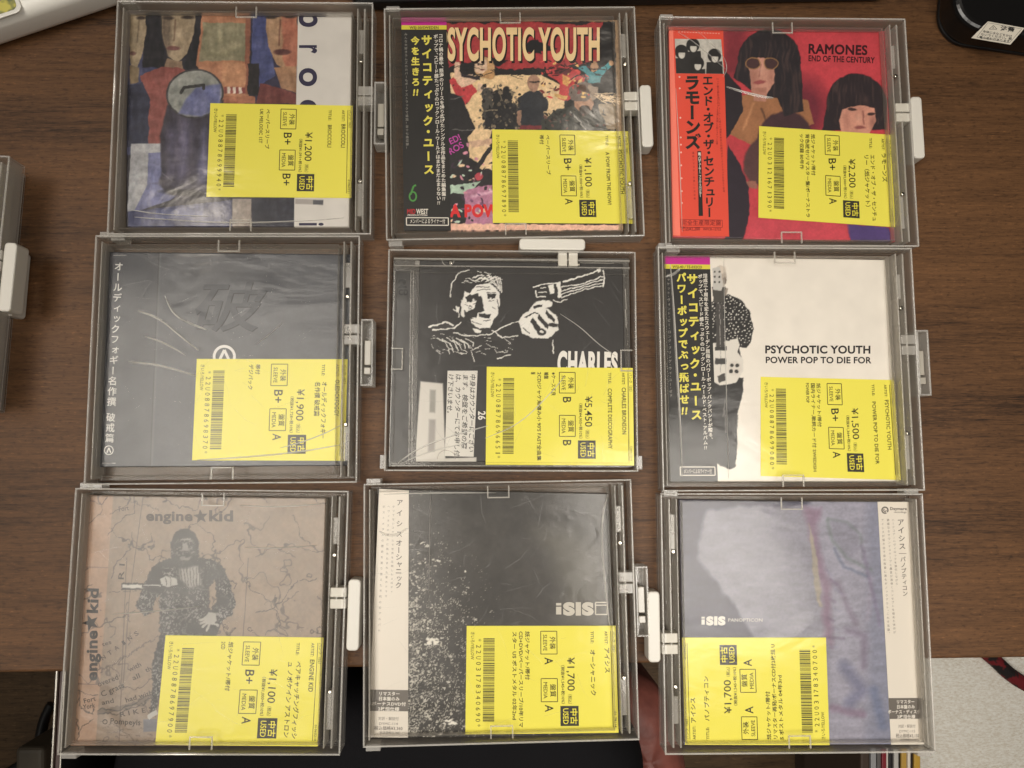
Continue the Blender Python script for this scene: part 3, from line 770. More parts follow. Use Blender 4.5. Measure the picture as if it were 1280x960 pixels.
# ---- red sleeve (top row, right)
Q = [(836, 33), (1106.5, 39), (1118.5, 302), (841, 296)]
r, loc = album('red CD sleeve with two dark haired figures and an orange strip of bold black lettering', Q)
a = Art(Q, (800, 0, 3.097), 300, (190, 34, 50)).wob(4, 22)
pp = a.P_
pp((128, 28, 44), 320, 100, 420, 100, 400, 300, 320, 300, soft=50); a.E_((200, 40, 56), 760, 250, 160, 130, 0, 120); a.E_((112, 26, 46), 640, 430, 80, 120, 0, 70)
pp((156, 100, 58), 392, 370, 470, 350, 560, 360, 650, 390, 675, 480, 600, 520, 470, 640, 430, 560, 345, 520); a.L_((96, 60, 40), 7, 470, 420, 520, 560, soft=6); a.L_((186, 124, 76), 8, 440, 400, 400, 500, soft=8)
a.E_((66, 40, 46), 560, 530, 105, 98, -20, 8); a.E_((84, 52, 52), 480, 620, 75, 100, 25, 10)
pp((38, 30, 38), 325, 270, 390, 340, 398, 430, 350, 520, 330, 540); pp((42, 32, 44), 340, 560, 380, 620, 420, 720, 425, 830, 400, 930, 330, 930); pp((150, 92, 76), 410, 700, 450, 700, 455, 730, 420, 725)
a.E_((36, 30, 36), 500, 235, 122, 122, 0, 4); pp((36, 30, 36), 380, 230, 622, 230, 634, 430, 560, 450, 530, 380, 470, 380, 420, 340, 360, 300)
pp((196, 134, 112), 418, 222, 520, 226, 520, 320, 490, 366, 460, 380, 432, 340, soft=4); pp((36, 30, 36), 410, 180, 540, 180, 530, 240, 470, 222, 415, 236); pp((178, 118, 98), 430, 340, 490, 340, 490, 392, 440, 390)
for x in (438, 506): a.E_((150, 108, 60), x, 246, 29, 25, 5); a.E_((70, 44, 46), x, 246, 25, 21, 5)
a.L_((150, 90, 80), 5, 468, 250, 460, 296, soft=4); a.E_((150, 66, 66), 462, 318, 24, 7, -5, 4)
a.E_((40, 30, 36), 838, 400, 116, 115, 0, 5); pp((40, 30, 36), 722, 400, 955, 390, 956, 500, 706, 505); pp((204, 136, 112), 786, 412, 906, 404, 912, 470, 880, 530, 780, 530, 772, 470, soft=4); pp((40, 30, 36), 770, 350, 915, 350, 920, 425, 850, 404, 776, 428)
a.E_((66, 42, 42), 822, 424, 17, 6); a.E_((66, 42, 42), 894, 440, 15, 6); a.L_((150, 86, 76), 6, 862, 430, 866, 480, soft=5); a.E_((140, 70, 66), 852, 494, 20, 6, 0, 4)
pp((74, 52, 116), 798, 868, 965, 880, 972, 940, 815, 932, soft=5); pp((198, 44, 64), 430, 840, 800, 860, 810, 940, 400, 940, soft=20); pp((176, 36, 54), 955, 130, 975, 130, 990, 940, 968, 940)
hm = np.maximum(a.emask(500, 235, 122, 122, 0, 4), a.mask((380, 230, 622, 230, 634, 430, 560, 450, 530, 380, 470, 380, 420, 340, 360, 300), 6)); hm = np.maximum(hm, a.emask(838, 400, 116, 115, 0, 5))
dark = (a.c.mean(-1) < 48); st = np.clip((vnoise(a.X + 14 * vnoise(a.X, a.Y, 60, 5), a.Y * .14, 6, 71) - .52) * 3, 0, 1) * hm * dark; a.put(st * .55, (86, 62, 58))
for q in ((440, 300, 30, 60, (150, 92, 76)), (508, 300, 18, 60, (164, 104, 86)), (470, 270, 14, 26, (214, 156, 132)), (468, 350, 30, 16, (150, 92, 76)), (800, 470, 20, 50, (160, 100, 84)), (900, 470, 18, 44, (150, 92, 80)), (846, 460, 16, 24, (220, 158, 132)), (850, 420, 50, 14, (186, 122, 100))):
    fm = np.clip(1 - np.hypot((a.X - q[0]) / q[2], (a.Y - q[1]) / q[3]), 0, 1); skin = (a.c[..., 0] > 140) & (a.c[..., 1] > 84); a.put(fm * .8 * skin, q[4])
a.mottle(.08, 30, 4).mottle(.07, 6, 14)
cov = a.build('cover', r, loc, Zc, 0.002, 1.10)
zz = zt(800, 0, 3.097)
k = Ink(); k.text('RAMONES', zz(650, 206), zz(880, 212), 36 / 3.097, .035).text('END OF THE CENTURY', zz(651, 236), zz(909, 244), 22 / 3.097, .03); k.build('title_lettering', ink((58, 24, 30)), cov, Zc + .0001, loc)
oq = [(836, 34), (904, 38), (911.4, 295.6), (841, 295)]; B = bil(oq); z = Zc + .0003
ob = slab('obi_strip', oq[::-1], ink((224, 80, 62)), r, loc, Zc + .00003, z)
k = Ink(); k.col('ラモーンズ', zz(201, 292), zz(206, 578), 19.5, .05).col('エンド・オブ・ザ・センチュリー', zz(262, 292), zz(270, 842), 13.6, .035); k.build('title_lettering', ink(BLACK), ob, z + .00006, loc)
k = Ink(); k.poly(*zz(222, 585), *zz(237, 585), *zz(244, 836), *zz(227, 836)); bb = k.build('black_bar', ink(BLACK), ob, z + .00006, loc)
Ink().col('■プロデューサー：フィル・スペクター', zz(230, 590), zz(234, 762), 3.9, .02).build('lettering', ink((225, 215, 205)), bb, z + .00012, loc)
k = Ink(); k.text('完全生産限定盤', zz(160, 871), zz(314, 871), 5.2, .01).text('税込¥2,200', zz(160, 892), zz(232, 892), 4, .02).text('WPCR-12722', zz(244, 892), zz(314, 892), 3, .02)
k.col('ロック史に残る名プロデューサーと組んだ通算五枚目の問題作がボーナストラックを加えて登場', zz(300, 300), zz(325, 745), 2.9).col('オリジナル・ジャケットを忠実に再現した紙ジャケット仕様', zz(302, 330), zz(298, 560), 2.9).col('最新リマスターを施した決定盤', zz(206, 585), zz(212, 775), 2.8)
for e in ((156, 850, 318, 852), (318, 852, 319, 880), (319, 880, 157, 880), (157, 880, 156, 850)): k.line(.6, *zz(e[0], e[1]), *zz(e[2], e[3]))
k.build('small_lettering', ink((120, 36, 34)), ob, z + .00006, loc)
k = Ink()
for i in range(15): k.poly(*zz(150 + i * 11, 121 + i * .5), *zz(153 + i * 11, 121 + i * .5), *zz(153 + i * 11, 125 + i * .5), *zz(150 + i * 11, 125 + i * .5))
for y in (298, 342, 456, 532, 560, 590, 640, 690, 740, 786): k.ringm(*zz(153 + (y - 300) * .02, y), 1.1, .8, 8)
k.build('white_dots', ink((236, 206, 196)), ob, z + .00006, loc)
k = Ink(); k.poly(*zz(112, 106), *zz(128, 107), *zz(156, 912), *zz(128, 911)); k.build('spine_fold', ink((246, 128, 110)), ob, z + .00006, loc)
pa = Art([zz(134, 150), zz(314, 152), zz(326, 286), zz(140, 284)], (800, 0, 3.097), 90, (196, 190, 180))
for x, y in ((160, 200), (205, 175), (288, 215), (222, 245)):
    pa.E_((34, 32, 32), x, y, 26, 27); pa.P_((40, 38, 38), x - 30, y + 26, x + 30, y + 22, x + 36, y + 110, x - 34, y + 110); pa.E_((206, 200, 190), x + 2, y + 10, 13, 17); pa.P_((34, 32, 32), x - 16, y - 12, x + 18, y - 12, x + 17, y + 4, x - 14, y + 3)
pa.mottle(.1, 9).build('group_photo', ob, loc, z + .0001, z + .00005, 1.0)
price_sticker(r, loc, Zc + .0005, nat_cw((949, 157.6), (1114, 168.5), (1119, 284), (948, 272)), dict(no='*22U03121671390*', notes=[('紙ジャケット/帯付', .50, .395), ('背色褪せ/リマスター盤/ボーナストラ', .96, .352), ('ック収録 80年作', .44, .309)], grade=('B+', 'A'), price='¥2,200', tax='（税抜¥2,000+税10%）', title=[('エンド・オブ・ザ・センチュ', .23, .95, .838), ('リー（紙ジャケット）', .23, .80, .792)], artist=('ラモーンズ', .52)))

# ---- dark slate digipak (middle row, left)
Q = [(128.5, 315), (440, 318), (434, 582), (116, 584)]
r, loc = album('dark slate CD with white brush lettering down its spine and an embossed character', Q, 'compact_disc_digipak')
a = Art(Q, (90, 280, 2.91), 240, (58, 60, 68)); a.P_((48, 50, 58), 60, 90, 316, 90, 286, 900, 60, 900); a.L_((24, 24, 28), 3.5, 318, 90, 286, 890); a.L_((78, 80, 86), 4, 322, 90, 290, 890, soft=4); a.mottle(.10, 60, 4).mottle(.06, 6, 9)
cov = a.build('cover', r, loc, Zc, 0.002)
zz = zt(90, 280, 2.91)
k = Ink(); k.col('オールディックフォギー名作撰 破戒篇', zz(171, 136), zz(136, 798), 11.5, .012)
k.text('OLEDICKFOGGY', zz(150, 116), zz(198, 116), 1.3).text('DYMC-1230', zz(110, 872), zz(158, 872), 1.2)
k.ringm(*zz(134, 823), 6, 1.1).line(1.5, *zz(127, 832), *zz(134, 814), *zz(141, 832)); k.build('spine_lettering', ink((214, 212, 208)), cov, Zc + .0001, loc)
k = Ink(); k.ringm(*zz(554, 482), 14.4, 3.4, 40).line(3.4, *zz(532, 505), *zz(554, 458), *zz(576, 505)); k.build('white_emblem', ink((216, 214, 210)), cov, Zc + .0001, loc)


g, f = glyphs('破', .012, 4); k = Ink(); p0 = np.array(zz(425, 372)); kk = 84
k.raw(np.c_[p0[0] + (g[:, 0] + g[:, 1] * .22) * kk * 1.05, p0[1] - g[:, 1] * kk * .78], f)
em = k.build('embossed_character', ink((52, 54, 61)), cov, Zc + .00025, loc)
k2 = Ink(); k2.raw(np.c_[p0[0] + (g[:, 0] + g[:, 1] * .22) * kk * 1.05 + .9, p0[1] - g[:, 1] * kk * .78 + 1.0], f); k2.build('emboss_shade', ink((30, 31, 36)), em, Zc + .0001, loc)  # dark offset copy: shade of the raised character painted in
price_sticker(r, loc, Zc + .0004, nat_cw((246, 448.6), (434.5, 449), (431, 576), (240, 575.4)), dict(no='*22U08878698370*', notes=[('帯付', .15, .395), ('デジパック', .30, .350)], grade=('B+', 'A'), price='¥1,900', tax='（税抜¥1,728+税10%）', title=[('オールディックフォギー', .22, .78, .838), ('名作撰 破戒篇', .22, .56, .792)], artist=('OLEDICKFOGGY', .56)))

# ---- jewel case in the middle
Q = [(524.6, 325.5), (778, 330), (783, 577), (519.7, 577)]
r, loc = album('plastic jewel case CD with a white on black print of a man aiming a revolver', [(491, 322), (790, 322), (790, 584), (487, 584)], 'jewel_case')
ZJ = 0.0112
jq = [(492, 322), (786, 323), (790, 583), (486, 583)]
slab('case_body', jq[::-1], clear_material('jewel_plastic', (0.8, 0.79, 0.77), (0.20, 0.19, 0.18), 0.5, .12), r, loc, 0.002, ZJ - .0009)
a = Art(Q, (460, 290, 3.097), 320, (44, 41, 40)).wob(5, 14)
pp = a.P_; Wt = (226, 222, 214); Bk = (40, 37, 36)
# head
pp(Wt, 362, 250, 376, 215, 415, 200, 470, 198, 510, 225, 512, 280, 500, 320, 470, 370, 430, 372, 390, 345, 360, 320); pp(Bk, 340, 180, 400, 150, 470, 152, 520, 200, 518, 250, 500, 222, 468, 196, 420, 206, 392, 240, 376, 225, 366, 262, 340, 250)
pp(Bk, 376, 250, 428, 240, 430, 262, 384, 272); pp(Bk, 462, 238, 496, 240, 494, 258, 462, 258); pp(Bk, 426, 250, 440, 250, 450, 306, 428, 312, 420, 330, 396, 334, 378, 310, 412, 296); pp(Bk, 430, 316, 476, 318, 470, 334, 430, 330); pp(Bk, 372, 300, 392, 318, 400, 352, 372, 332)
for i in range(9): a.L_(Wt, 4, 405 + i * 11, 178 + (i * 7) % 12, 440 + i * 9, 166 + (i * 5) % 14, 470 + i * 6, 184 + i * 6)
a.L_(Wt, 4, 318, 250, 325, 200, 350, 160, 392, 146); a.L_(Wt, 4, 330, 300, 352, 310, 352, 330); pp(Wt, 338, 285, 352, 288, 354, 312, 342, 310)
a.L_(Wt, 6, 236, 368, 300, 350, 330, 360); a.L_(Wt, 5, 250, 380, 330, 372, 360, 350); pp(Wt, 405, 374, 440, 380, 436, 392, 412, 386); a.L_(Wt, 4, 330, 392, 390, 402, 470, 396, 560, 350); a.L_(Wt, 4, 480, 380, 520, 410, 580, 400)
for i in range(7): a.L_(Wt, 3.5, 270 + i * 18, 410 + (i * 5) % 9, 300 + i * 18, 428 + (i * 7) % 14, 318 + i * 15, 470 - i * 5)
a.L_(Wt, 4, 500, 490, 550, 474); a.L_(Wt, 3, 410, 500, 400, 460, 440, 440); a.L_(Wt, 4, 715, 420, 718, 470); a.L_(Wt, 3, 560, 350, 590, 346)
rs = random.Random(41)
for i in range(46):
    x, y = rs.uniform(350, 505), rs.uniform(150, 205); d_ = rs.uniform(8, 26); a.L_(Wt if i % 2 else Bk, rs.uniform(1.2, 2.6), x, y, x + d_ * .9, y + d_ * rs.uniform(-.2, .5))
for i in range(40): x, y = rs.uniform(235, 560), rs.uniform(385, 470); a.L_(Wt, rs.uniform(1, 2.4), x, y, x + rs.uniform(6, 26), y + rs.uniform(-4, 16))
for i in range(36): x, y = rs.uniform(372, 400), rs.uniform(270, 350); a.L_(Bk, rs.uniform(1, 2), x, y, x + rs.uniform(4, 14), y + rs.uniform(-3, 6))
for q in ((392, 246, 424, 240), (460, 234, 494, 236), (404, 280, 426, 276), (466, 266, 488, 266), (480, 290, 496, 300), (404, 346, 440, 356), (446, 344, 474, 340), (420, 214, 470, 212), (424, 224, 476, 222), (500, 262, 508, 300)): a.L_(Bk, 2.6, *q)
a.E_(Wt, 410, 262, 5, 3); a.E_(Wt, 476, 254, 5, 3)
# hand
pp(Wt, 640, 276, 680, 262, 712, 270, 712, 288, 690, 292, 735, 330, 738, 380, 700, 412, 640, 410, 596, 392, 582, 345, 600, 318, 622, 310)
for q in ((690, 300, 726, 340, 720, 352, 686, 316), (664, 318, 704, 362, 696, 376, 656, 334), (640, 330, 672, 380, 660, 392, 630, 346), (700, 352, 738, 356, 734, 368, 704, 366)): pp(Bk, *q)
a.E_(Bk, 672, 388, 17, 13); a.E_(Wt, 672, 388, 8, 6); pp(Bk, 640, 286, 676, 280, 676, 290, 644, 298); a.L_(Bk, 5, 606, 330, 640, 312, 660, 316); a.L_(Bk, 4, 600, 370, 626, 392)
# revolver
pp(Bk, 636, 205, 735, 190, 735, 262, 650, 262); a.L_(Wt, 5, 640, 212, 690, 200, 734, 196); a.L_(Wt, 4, 650, 226, 652, 250, 690, 252); pp(Wt, 700, 206, 720, 200, 722, 236, 704, 240); pp(Wt, 730, 196, 746, 192, 750, 250, 736, 254)
for i in range(4): a.L_(Wt, 4, 750, 214 + i * 13, 830 - i * 3, 200 + i * 9, 908, 172 + i * 12)
a.L_(Wt, 6, 758, 192, 800, 180, 884, 152, 896, 140); a.L_(Wt, 5, 908, 150, 914, 180, 908, 212); pp(Wt, 884, 144, 898, 138, 902, 152, 890, 160); a.L_(Wt, 4, 716, 262, 742, 272, 770, 262); a.L_(Wt, 4, 660, 236, 690, 234); a.L_(Wt, 3, 668, 218, 690, 216)
a.wob(0); a.mottle(.05, 30, 4)
a.P_((206, 200, 190), 203, 578, 290, 586, 300, 880, 180, 886, soft=6); a.P_((150, 146, 138), 240, 610, 262, 612, 260, 700, 238, 698, soft=8); a.P_((158, 152, 146), 236, 725, 262, 726, 258, 850, 232, 850, soft=8); a.P_((196, 190, 180), 180, 880, 420, 872, 420, 892, 180, 892, soft=3)
cov = a.build('cover', r, loc, ZJ, ZJ - .0008)
zz = zt(460, 290, 3.097)
hs = slab('hinge_strip', [zz(104, 150), zz(166, 152), zz(160, 890), zz(82, 890)][::-1], ink((52, 50, 49)), r, loc, ZJ - .0008, ZJ)
Ink().text('2', zz(118, 215), zz(150, 215), 10, .05).text('CD', zz(118, 244), zz(156, 244), 7, .04).build('lettering', ink((26, 25, 25)), hs, ZJ + .0001, loc)
k = Ink(); k.line(1.3, *zz(166, 152), *zz(158, 890)).line(1.0, *zz(176, 150), *zz(170, 890)).line(1.0, *zz(104, 150), *zz(82, 890)); k.build('hinge_ridges', M_EDGE, r, ZJ + .0006, loc)
k = Ink(); k.ringm(*zz(303, 880), 12, 1.4, 24, 180, 360).ringm(*zz(310, 108), 8, 1.2, 24, 0, 180).line(1.2, *zz(996, 220), *zz(1000, 300)).line(1.6, *zz(997, 300), *zz(1000, 370)); k.build('booklet_clips', M_EDGE, r, ZJ + .0006, loc)
k = Ink(); k.text('CHARLES', zz(733, 548), zz(966, 552), 84 / 3.097, .05); k.build('title_lettering', ink(Wt), cov, ZJ + .0001, loc)
k = Ink(); k.text('26', zz(427, 693), zz(427, 727), 9, .02); k.build('number_lettering', ink(Wt), cov, ZJ + .0001, loc)
nq = [(559.5, 463.4), (597, 463.4), (592, 571), (556, 570)]; z = ZJ + .0003
nt_ = slab('notice_slip', nq[::-1], ink((214, 210, 202)), r, loc, ZJ + .00012, z)
k = Ink()
for i, (t, y1) in enumerate((('中身はカウンターにござい', 850), ('ます。検盤をご希望の際', 838), ('は、カウンターにてお申し付', 866), ('け下さいませ。', 700))):
    x = 402 - i * 28; k.text(t, zz(x - 5, 548), zz(x - 11, y1), 5.4, .012, slant=.15)
k.build('lettering', ink((60, 58, 58)), nt_, z + .00006, loc)
price_sticker(r, loc, ZJ + .0005, nat_cw((608.5, 458.4), (791, 460), (792.6, 582), (607, 581)), dict(no='*22U08878696651*', notes=[('※ケース不良', .29, .445), ('輸盤', .12, .395), ("2CD/ジャケ角傷み小 90'S FAST全曲集", .955, .348), ('盤', .075, .305)], grade=('B', 'B'), price='¥5,450', tax='（税抜¥4,955+税10%）', title=[('COMPLETE DISCOGRAPHY', .21, .83, .828)], artist=('CHARLES BRONSON', .68), code='CHARLES010'))

# ---- white sleeve with guitarist (middle row, right)
Q = [(830.7, 320.5), (1106.5, 325), (1123.5, 601.7), (836.7, 602)]
r, loc = album('white CD sleeve with a polka dot shirted guitarist beside a black strip of yellow lettering', Q)
a = Art(Q, (800, 300, 3.0), 300, (226, 218, 206)); a.mottle(.03, 60, 4).wob(3, 12); pp = a.P_
Dk = (34, 32, 32)
pp(Dk, 268, 232, 300, 215, 330, 204, 380, 225, 412, 270, 426, 335, 414, 384, 400, 404, 372, 402, 380, 440, 268, 440)
rs = random.Random(3)
mk = a.mask((268, 236, 330, 208, 380, 230, 410, 275, 422, 335, 410, 382, 372, 398, 268, 380), 2)
for i in range(26):
    for j in range(12):
        x = 272 + j * 14.5 + (i % 2) * 7 + rs.uniform(-4.5, 4.5); y = 212 + i * 8.6 + rs.uniform(-3, 3)
        if rs.random() < .14: continue
        e = a.emask(x, y, rs.uniform(1.8, 3.3), rs.uniform(1.6, 2.8), 0, 2) * mk; a.put(e, (230, 224, 214))
a.E_((176, 162, 148), 300, 140, 26, 44, 3); pp((150, 138, 126), 302, 176, 330, 182, 326, 208, 300, 208); a.E_((206, 192, 176), 304, 112, 18, 16, 0, 8); a.E_((120, 106, 96), 318, 152, 7, 14)
pp((70, 66, 62), 270, 176, 320, 176, 318, 232, 276, 236); pp((188, 184, 178), 272, 104, 300, 100, 312, 170, 306, 190, 274, 186)
for i in range(6): a.E_((60, 58, 56), 280 + (i % 2) * 18, 118 + (i // 2) * 20, 4, 4)
pp(Dk, 270, 535, 386, 515, 388, 560, 366, 650, 364, 800, 356, 850, 340, 858, 300, 846, 276, 830); a.E_(Dk, 336, 842, 24, 17, 10); a.L_((110, 106, 102), 4, 326, 560, 312, 660, soft=4); a.L_((120, 116, 112), 5, 318, 640, 322, 720, soft=6)
pp((212, 206, 196), 272, 388, 330, 378, 366, 368, 374, 392, 366, 420, 386, 450, 388, 490, 360, 535, 300, 545, 272, 530)
pp((66, 62, 60), 284, 236, 312, 236, 318, 402, 286, 402); a.L_((150, 146, 140), 2, 298, 236, 304, 500); pp((52, 50, 48), 282, 400, 324, 400, 324, 414, 282, 414); pp((62, 60, 58), 282, 444, 322, 444, 322, 466, 282, 466); pp((70, 66, 62), 290, 510, 318, 500, 322, 526, 296, 536)
a.E_((206, 198, 188), 354, 480, 27, 27, 0, 6)
for x, y in ((344, 470), (364, 470), (342, 492), (362, 492)): a.E_((48, 46, 44), x, y, 7, 7)
cov = a.build('cover', r, loc, Zc, 0.002, 1.05)
zz = zt(800, 300, 3.0)
k = Ink(); k.text('PSYCHOTIC YOUTH', zz(468, 424), zz(864, 425), 28 / 3, .035).text('POWER POP TO DIE FOR', zz(470, 461), zz(868, 462), 23 / 3, .03); k.build('title_lettering', ink((46, 43, 42)), cov, Zc + .0001, loc)
obq = [(830, 320), (887.3, 320.7), (897.3, 602), (836, 602)]
ob, B = band_obi(r, loc, obq, 'WSJ-40 / TE-032CD', [('サイコティック・ユース', .605, .07, .735, 13.6, 'y'), ('パワーポップでぶっ飛ばせ‼', .365, .07, .71, 12.0, 'y'), ('結成三十周年を迎えたスウェーデン屈指のパワーポップ・パンクバンドが贈る、', .885, .075, .815, 5.6, 'w'), ('ポップで、スピード感たっぷりのロックンロール・ワールド・ベスト・アルバム‼', .775, .078, .86, 5.6, 'w'), ('ジャケット・ヴォント・ビー・ロング・ブリング・ウィ・ユー・ゼア', .08, .075, .63, 4.2, 'g')], (.24, .935, .95, .972), None, Zc + .0003)
price_sticker(r, loc, Zc + .0004, nat_cw((951, 471), (1117, 475), (1126, 600), (951, 595)), dict(no='*22U08878699080*', notes=[('紙ジャケット/帯付', .49, .420), ('国内ライナー,歌詞カード付 SWEDISH', .94, .378), ('POWER POP', .25, .338)], grade=('B+', 'A'), price='¥1,500', tax='（税抜¥1,364+税10%）', title=[('POWER POP TO DIE FOR', .22, .85, .828)], artist=('PSYCHOTIC YOUTH', .70)))

# ---- map and furry figure (bottom row, left)
Q = [(110, 619), (407, 622.5), (398, 933), (88, 932)]
r, loc = album('beige CD sleeve printed with an old map and a dark furry figure holding a rifle', Q)
a = Art(Q, (60, 600, 2.667), 340, (160, 136, 114)); a.P_((190, 150, 120), 60, 40, 218, 40, 158, 900, 60, 900, soft=2); a.mottle(.08, 50, 4).mottle(.07, 8, 9)
Lk = (60, 51, 46)
iso = fbm(a.X, a.Y, 150, 77, 5); li = np.clip(1.6 - np.abs(iso - .5) / .0055, 0, 1) * (vnoise(a.X, a.Y, 160, 12) > .30) * (a.X > 205); a.put(li * .75, Lk)
iso = fbm(a.X + 400, a.Y, 90, 81, 4); li = np.clip(1.6 - np.abs(iso - .52) / .010, 0, 1) * (vnoise(a.X, a.Y, 110, 15) > .52); a.put(li * .55, Lk)
a.wob(14, 26, 5)
for q in ((130, 70, 165, 80, 200, 60), (205, 190, 225, 150, 260, 120, 290, 110, 280, 60), (210, 330, 230, 270, 270, 240, 275, 200), (100, 440, 90, 380, 70, 370), (95, 700, 130, 715, 165, 712), (95, 720, 110, 760, 150, 780, 160, 760), (90, 870, 110, 820, 150, 800), (185, 480, 230, 460, 300, 440), (660, 340, 700, 380, 740, 400, 780, 500), (700, 440, 760, 430, 830, 330), (580, 470, 600, 520, 620, 500), (760, 380, 770, 470, 800, 520), (840, 330, 870, 340, 900, 330), (170, 770, 260, 760, 360, 710), (170, 782, 260, 772, 365, 722), (600, 320, 625, 340, 620, 360), (820, 120, 850, 200, 900, 230), (100, 700, 90, 760, 100, 830)): a.L_(Lk, 3, *q, a=.85)
a.wob(10, 14, 8)
for i in range(14): a.L_(Lk, 2, 250 + i * 9, 60 + i * 3, 262 + i * 9, 66 + i * 3, a=.5)
for i in range(16): a.L_(Lk, 2.5, 175 + i * 12, 640 - i * 7, 186 + i * 12, 628 - i * 7, a=.7)
for i in range(26): a.L_(Lk, 2, 175 + (i * 29) % 190, 800 + (i * 17) % 80, 195 + (i * 29) % 190, 803 + (i * 17) % 80, a=.5)
a.L_(Lk, 16, 170, 772, 250, 762, 330, 728, 370, 712, a=.35)
a.wob(0)
a.L_((110, 84, 74), 2.5, 98, 290, 200, 292, a=.9); a.L_((110, 84, 74), 2.5, 62, 678, 172, 682, a=.9); a.L_(Lk, 2.5, 262, 260, 236, 900, a=.6); a.L_(Lk, 2.5, 318, 50, 270, 400, 250, 700, a=.6); a.L_(Lk, 2.5, 668, 260, 655, 460, 650, 520, a=.6); a.P_((112, 112, 122), 318, 798, 362, 796, 362, 838, 318, 840)
# figure
Fd = (40, 37, 37); a.wob(7, 9, 6)
fig = [(412, 262, 408, 210, 425, 175, 458, 162, 490, 178, 505, 212, 500, 262, 545, 262, 585, 290, 606, 340, 625, 410, 615, 450, 580, 470, 560, 520, 550, 560, 372, 560, 372, 500, 372, 440, 350, 440, 320, 452, 290, 420, 318, 350, 350, 290, 385, 265), (372, 520, 400, 520, 392, 600, 380, 680, 360, 770, 355, 790, 338, 770, 350, 700, 345, 640, 358, 560)]
mm = np.zeros_like(a.X)
for q in fig: mm = np.maximum(mm, a.mask(q, 3))
hole = a.mask((536, 360, 556, 330, 562, 400, 540, 440), 3); mm = mm * (1 - hole); h2 = a.mask((350, 420, 370, 380, 372, 440, 356, 444), 2); mm = mm * (1 - h2)
a.put(mm, Fd)
sp = np.clip((fbm(a.X, a.Y, 4.2, 31, 2) - .57) * 12, 0, 1) * np.clip((vnoise(a.X, a.Y, 45, 44) - .2) * 2.2, 0, 1); a.put(mm * sp, (150, 146, 142))
a.wob(3, 9)
a.E_((44, 41, 41), 457, 214, 44, 52, 0, 4)
for q in ((440, 196, 476, 194, 474, 200, 442, 202), (440, 258, 474, 258, 470, 268, 446, 268)): a.P_((140, 135, 130), *q)
fm = a.emask(457, 228, 36, 36, 0, 10); a.put(fm * np.clip((fbm(a.X, a.Y, 5, 51, 2) - .45) * 5, 0, 1) * .8, (150, 145, 140)); a.E_((40, 37, 37), 440, 214, 10, 6); a.E_((40, 37, 37), 474, 214, 10, 6); a.P_((150, 145, 140), 450, 212, 464, 212, 470, 240, 446, 240); a.L_((40, 37, 37), 4, 440, 252, 474, 252); a.L_((40, 37, 37), 3, 448, 238, 468, 238)
a.P_((176, 170, 164), 436, 296, 500, 286, 512, 350, 470, 360, 440, 330, soft=10)
for i in range(7): a.L_(Fd, 3, 440 + i * 11, 292, 450 + i * 9, 352)
a.P_((190, 186, 180), 374, 330, 392, 320, 428, 328, 434, 350, 400, 356, 378, 350); a.L_(Fd, 2.5, 392, 326, 396, 350); a.L_(Fd, 2.5, 408, 326, 410, 352)
a.P_((40, 37, 37), 244, 343, 382, 346, 382, 364, 244, 366); a.P_((214, 209, 200), 247, 348, 326, 349, 326, 360, 247, 361); a.L_((60, 56, 56), 2, 250, 347, 320, 348); a.L_((60, 56, 56), 10, 318, 354, 376, 356, 440, 372, 490, 392); a.L_((210, 206, 200), 3, 320, 350, 376, 352); a.L_((58, 54, 54), 14, 470, 385, 520, 430, 540, 440)
a.P_((176, 171, 164), 536, 440, 560, 442, 562, 470, 548, 484, 526, 478, 520, 458)
for q in ((524, 462, 508, 466), (524, 470, 508, 478), (530, 476, 516, 490), (538, 480, 530, 500), (550, 478, 566, 484)): a.L_((184, 178, 170), 8, *q); a.P_((200, 196, 188), 330, 786, 360, 766, 366, 778, 338, 798)
cov = a.build('cover', r, loc, Zc, 0.002, .72)
zz = zt(60, 600, 2.667)
k = Ink()


def star(ink_, cx, cy, R, rot):
    p = [(cx + (R if i % 2 == 0 else R * .42) * math.sin(rot + i * math.pi / 5), cy - (R if i % 2 == 0 else R * .42) * math.cos(rot + i * math.pi / 5)) for i in range(10)]
    ink_.raw(p + [(cx, cy)], [[10, i, (i + 1) % 10] for i in range(10)])


k.text('engine', zz(163, 669), zz(164, 502), 13.5, .035); k.text('kid', zz(165, 446), zz(168, 362), 13.5, .035); star(k, *zz(142, 476), 11, -.35)
k.build('strip_lettering', ink((36, 31, 30)), cov, Zc + .0001, loc)
k = Ink(); k.text('engine', zz(327, 135), zz(482, 136), 12, .035).text('kid', zz(535, 136), zz(617, 137), 13, .035); star(k, *zz(509, 122), 9.5, -.1)
k.build('title_lettering', ink((66, 58, 54)), cov, Zc + .0001, loc)
k = Ink()
for i, ch in enumerate('NTAINS'): k.text(ch, zz(182 + i * 22, 602 - i * 16), zz(194 + i * 22, 594 - i * 16), 5.5, .01)
for t, p, q, h in (('tes', (182, 555), (212, 545), 5), ('with', (272, 640), (312, 620), 6), ('all', (284, 668), (308, 658), 6), ('th', (328, 642), (346, 634), 6), ('overed', (168, 690), (236, 664), 7), ('C grass', (180, 724), (256, 690), 7), ('Pompeyls', (206, 812), (308, 818), 7), ('R I K E S', (240, 790), (350, 770), 6), ('R I', (252, 335), (256, 280), 7), ('and', (180, 750), (220, 742), 6), ('had with', (260, 742), (350, 715), 6), ('Fort', (236, 105), (270, 100), 6), ('Fort', (120, 745), (160, 735), 6), ('Gila', (580, 490), (600, 500), 5), ('Cr.', (662, 500), (684, 510), 5), ('York', (118, 765), (158, 758), 6)): k.text(t, zz(*p), zz(*q), h, .01)
k.ringm(*zz(190, 806), 3.2, 1); k.build('map_lettering', ink((58, 50, 46)), cov, Zc + .0001, loc)
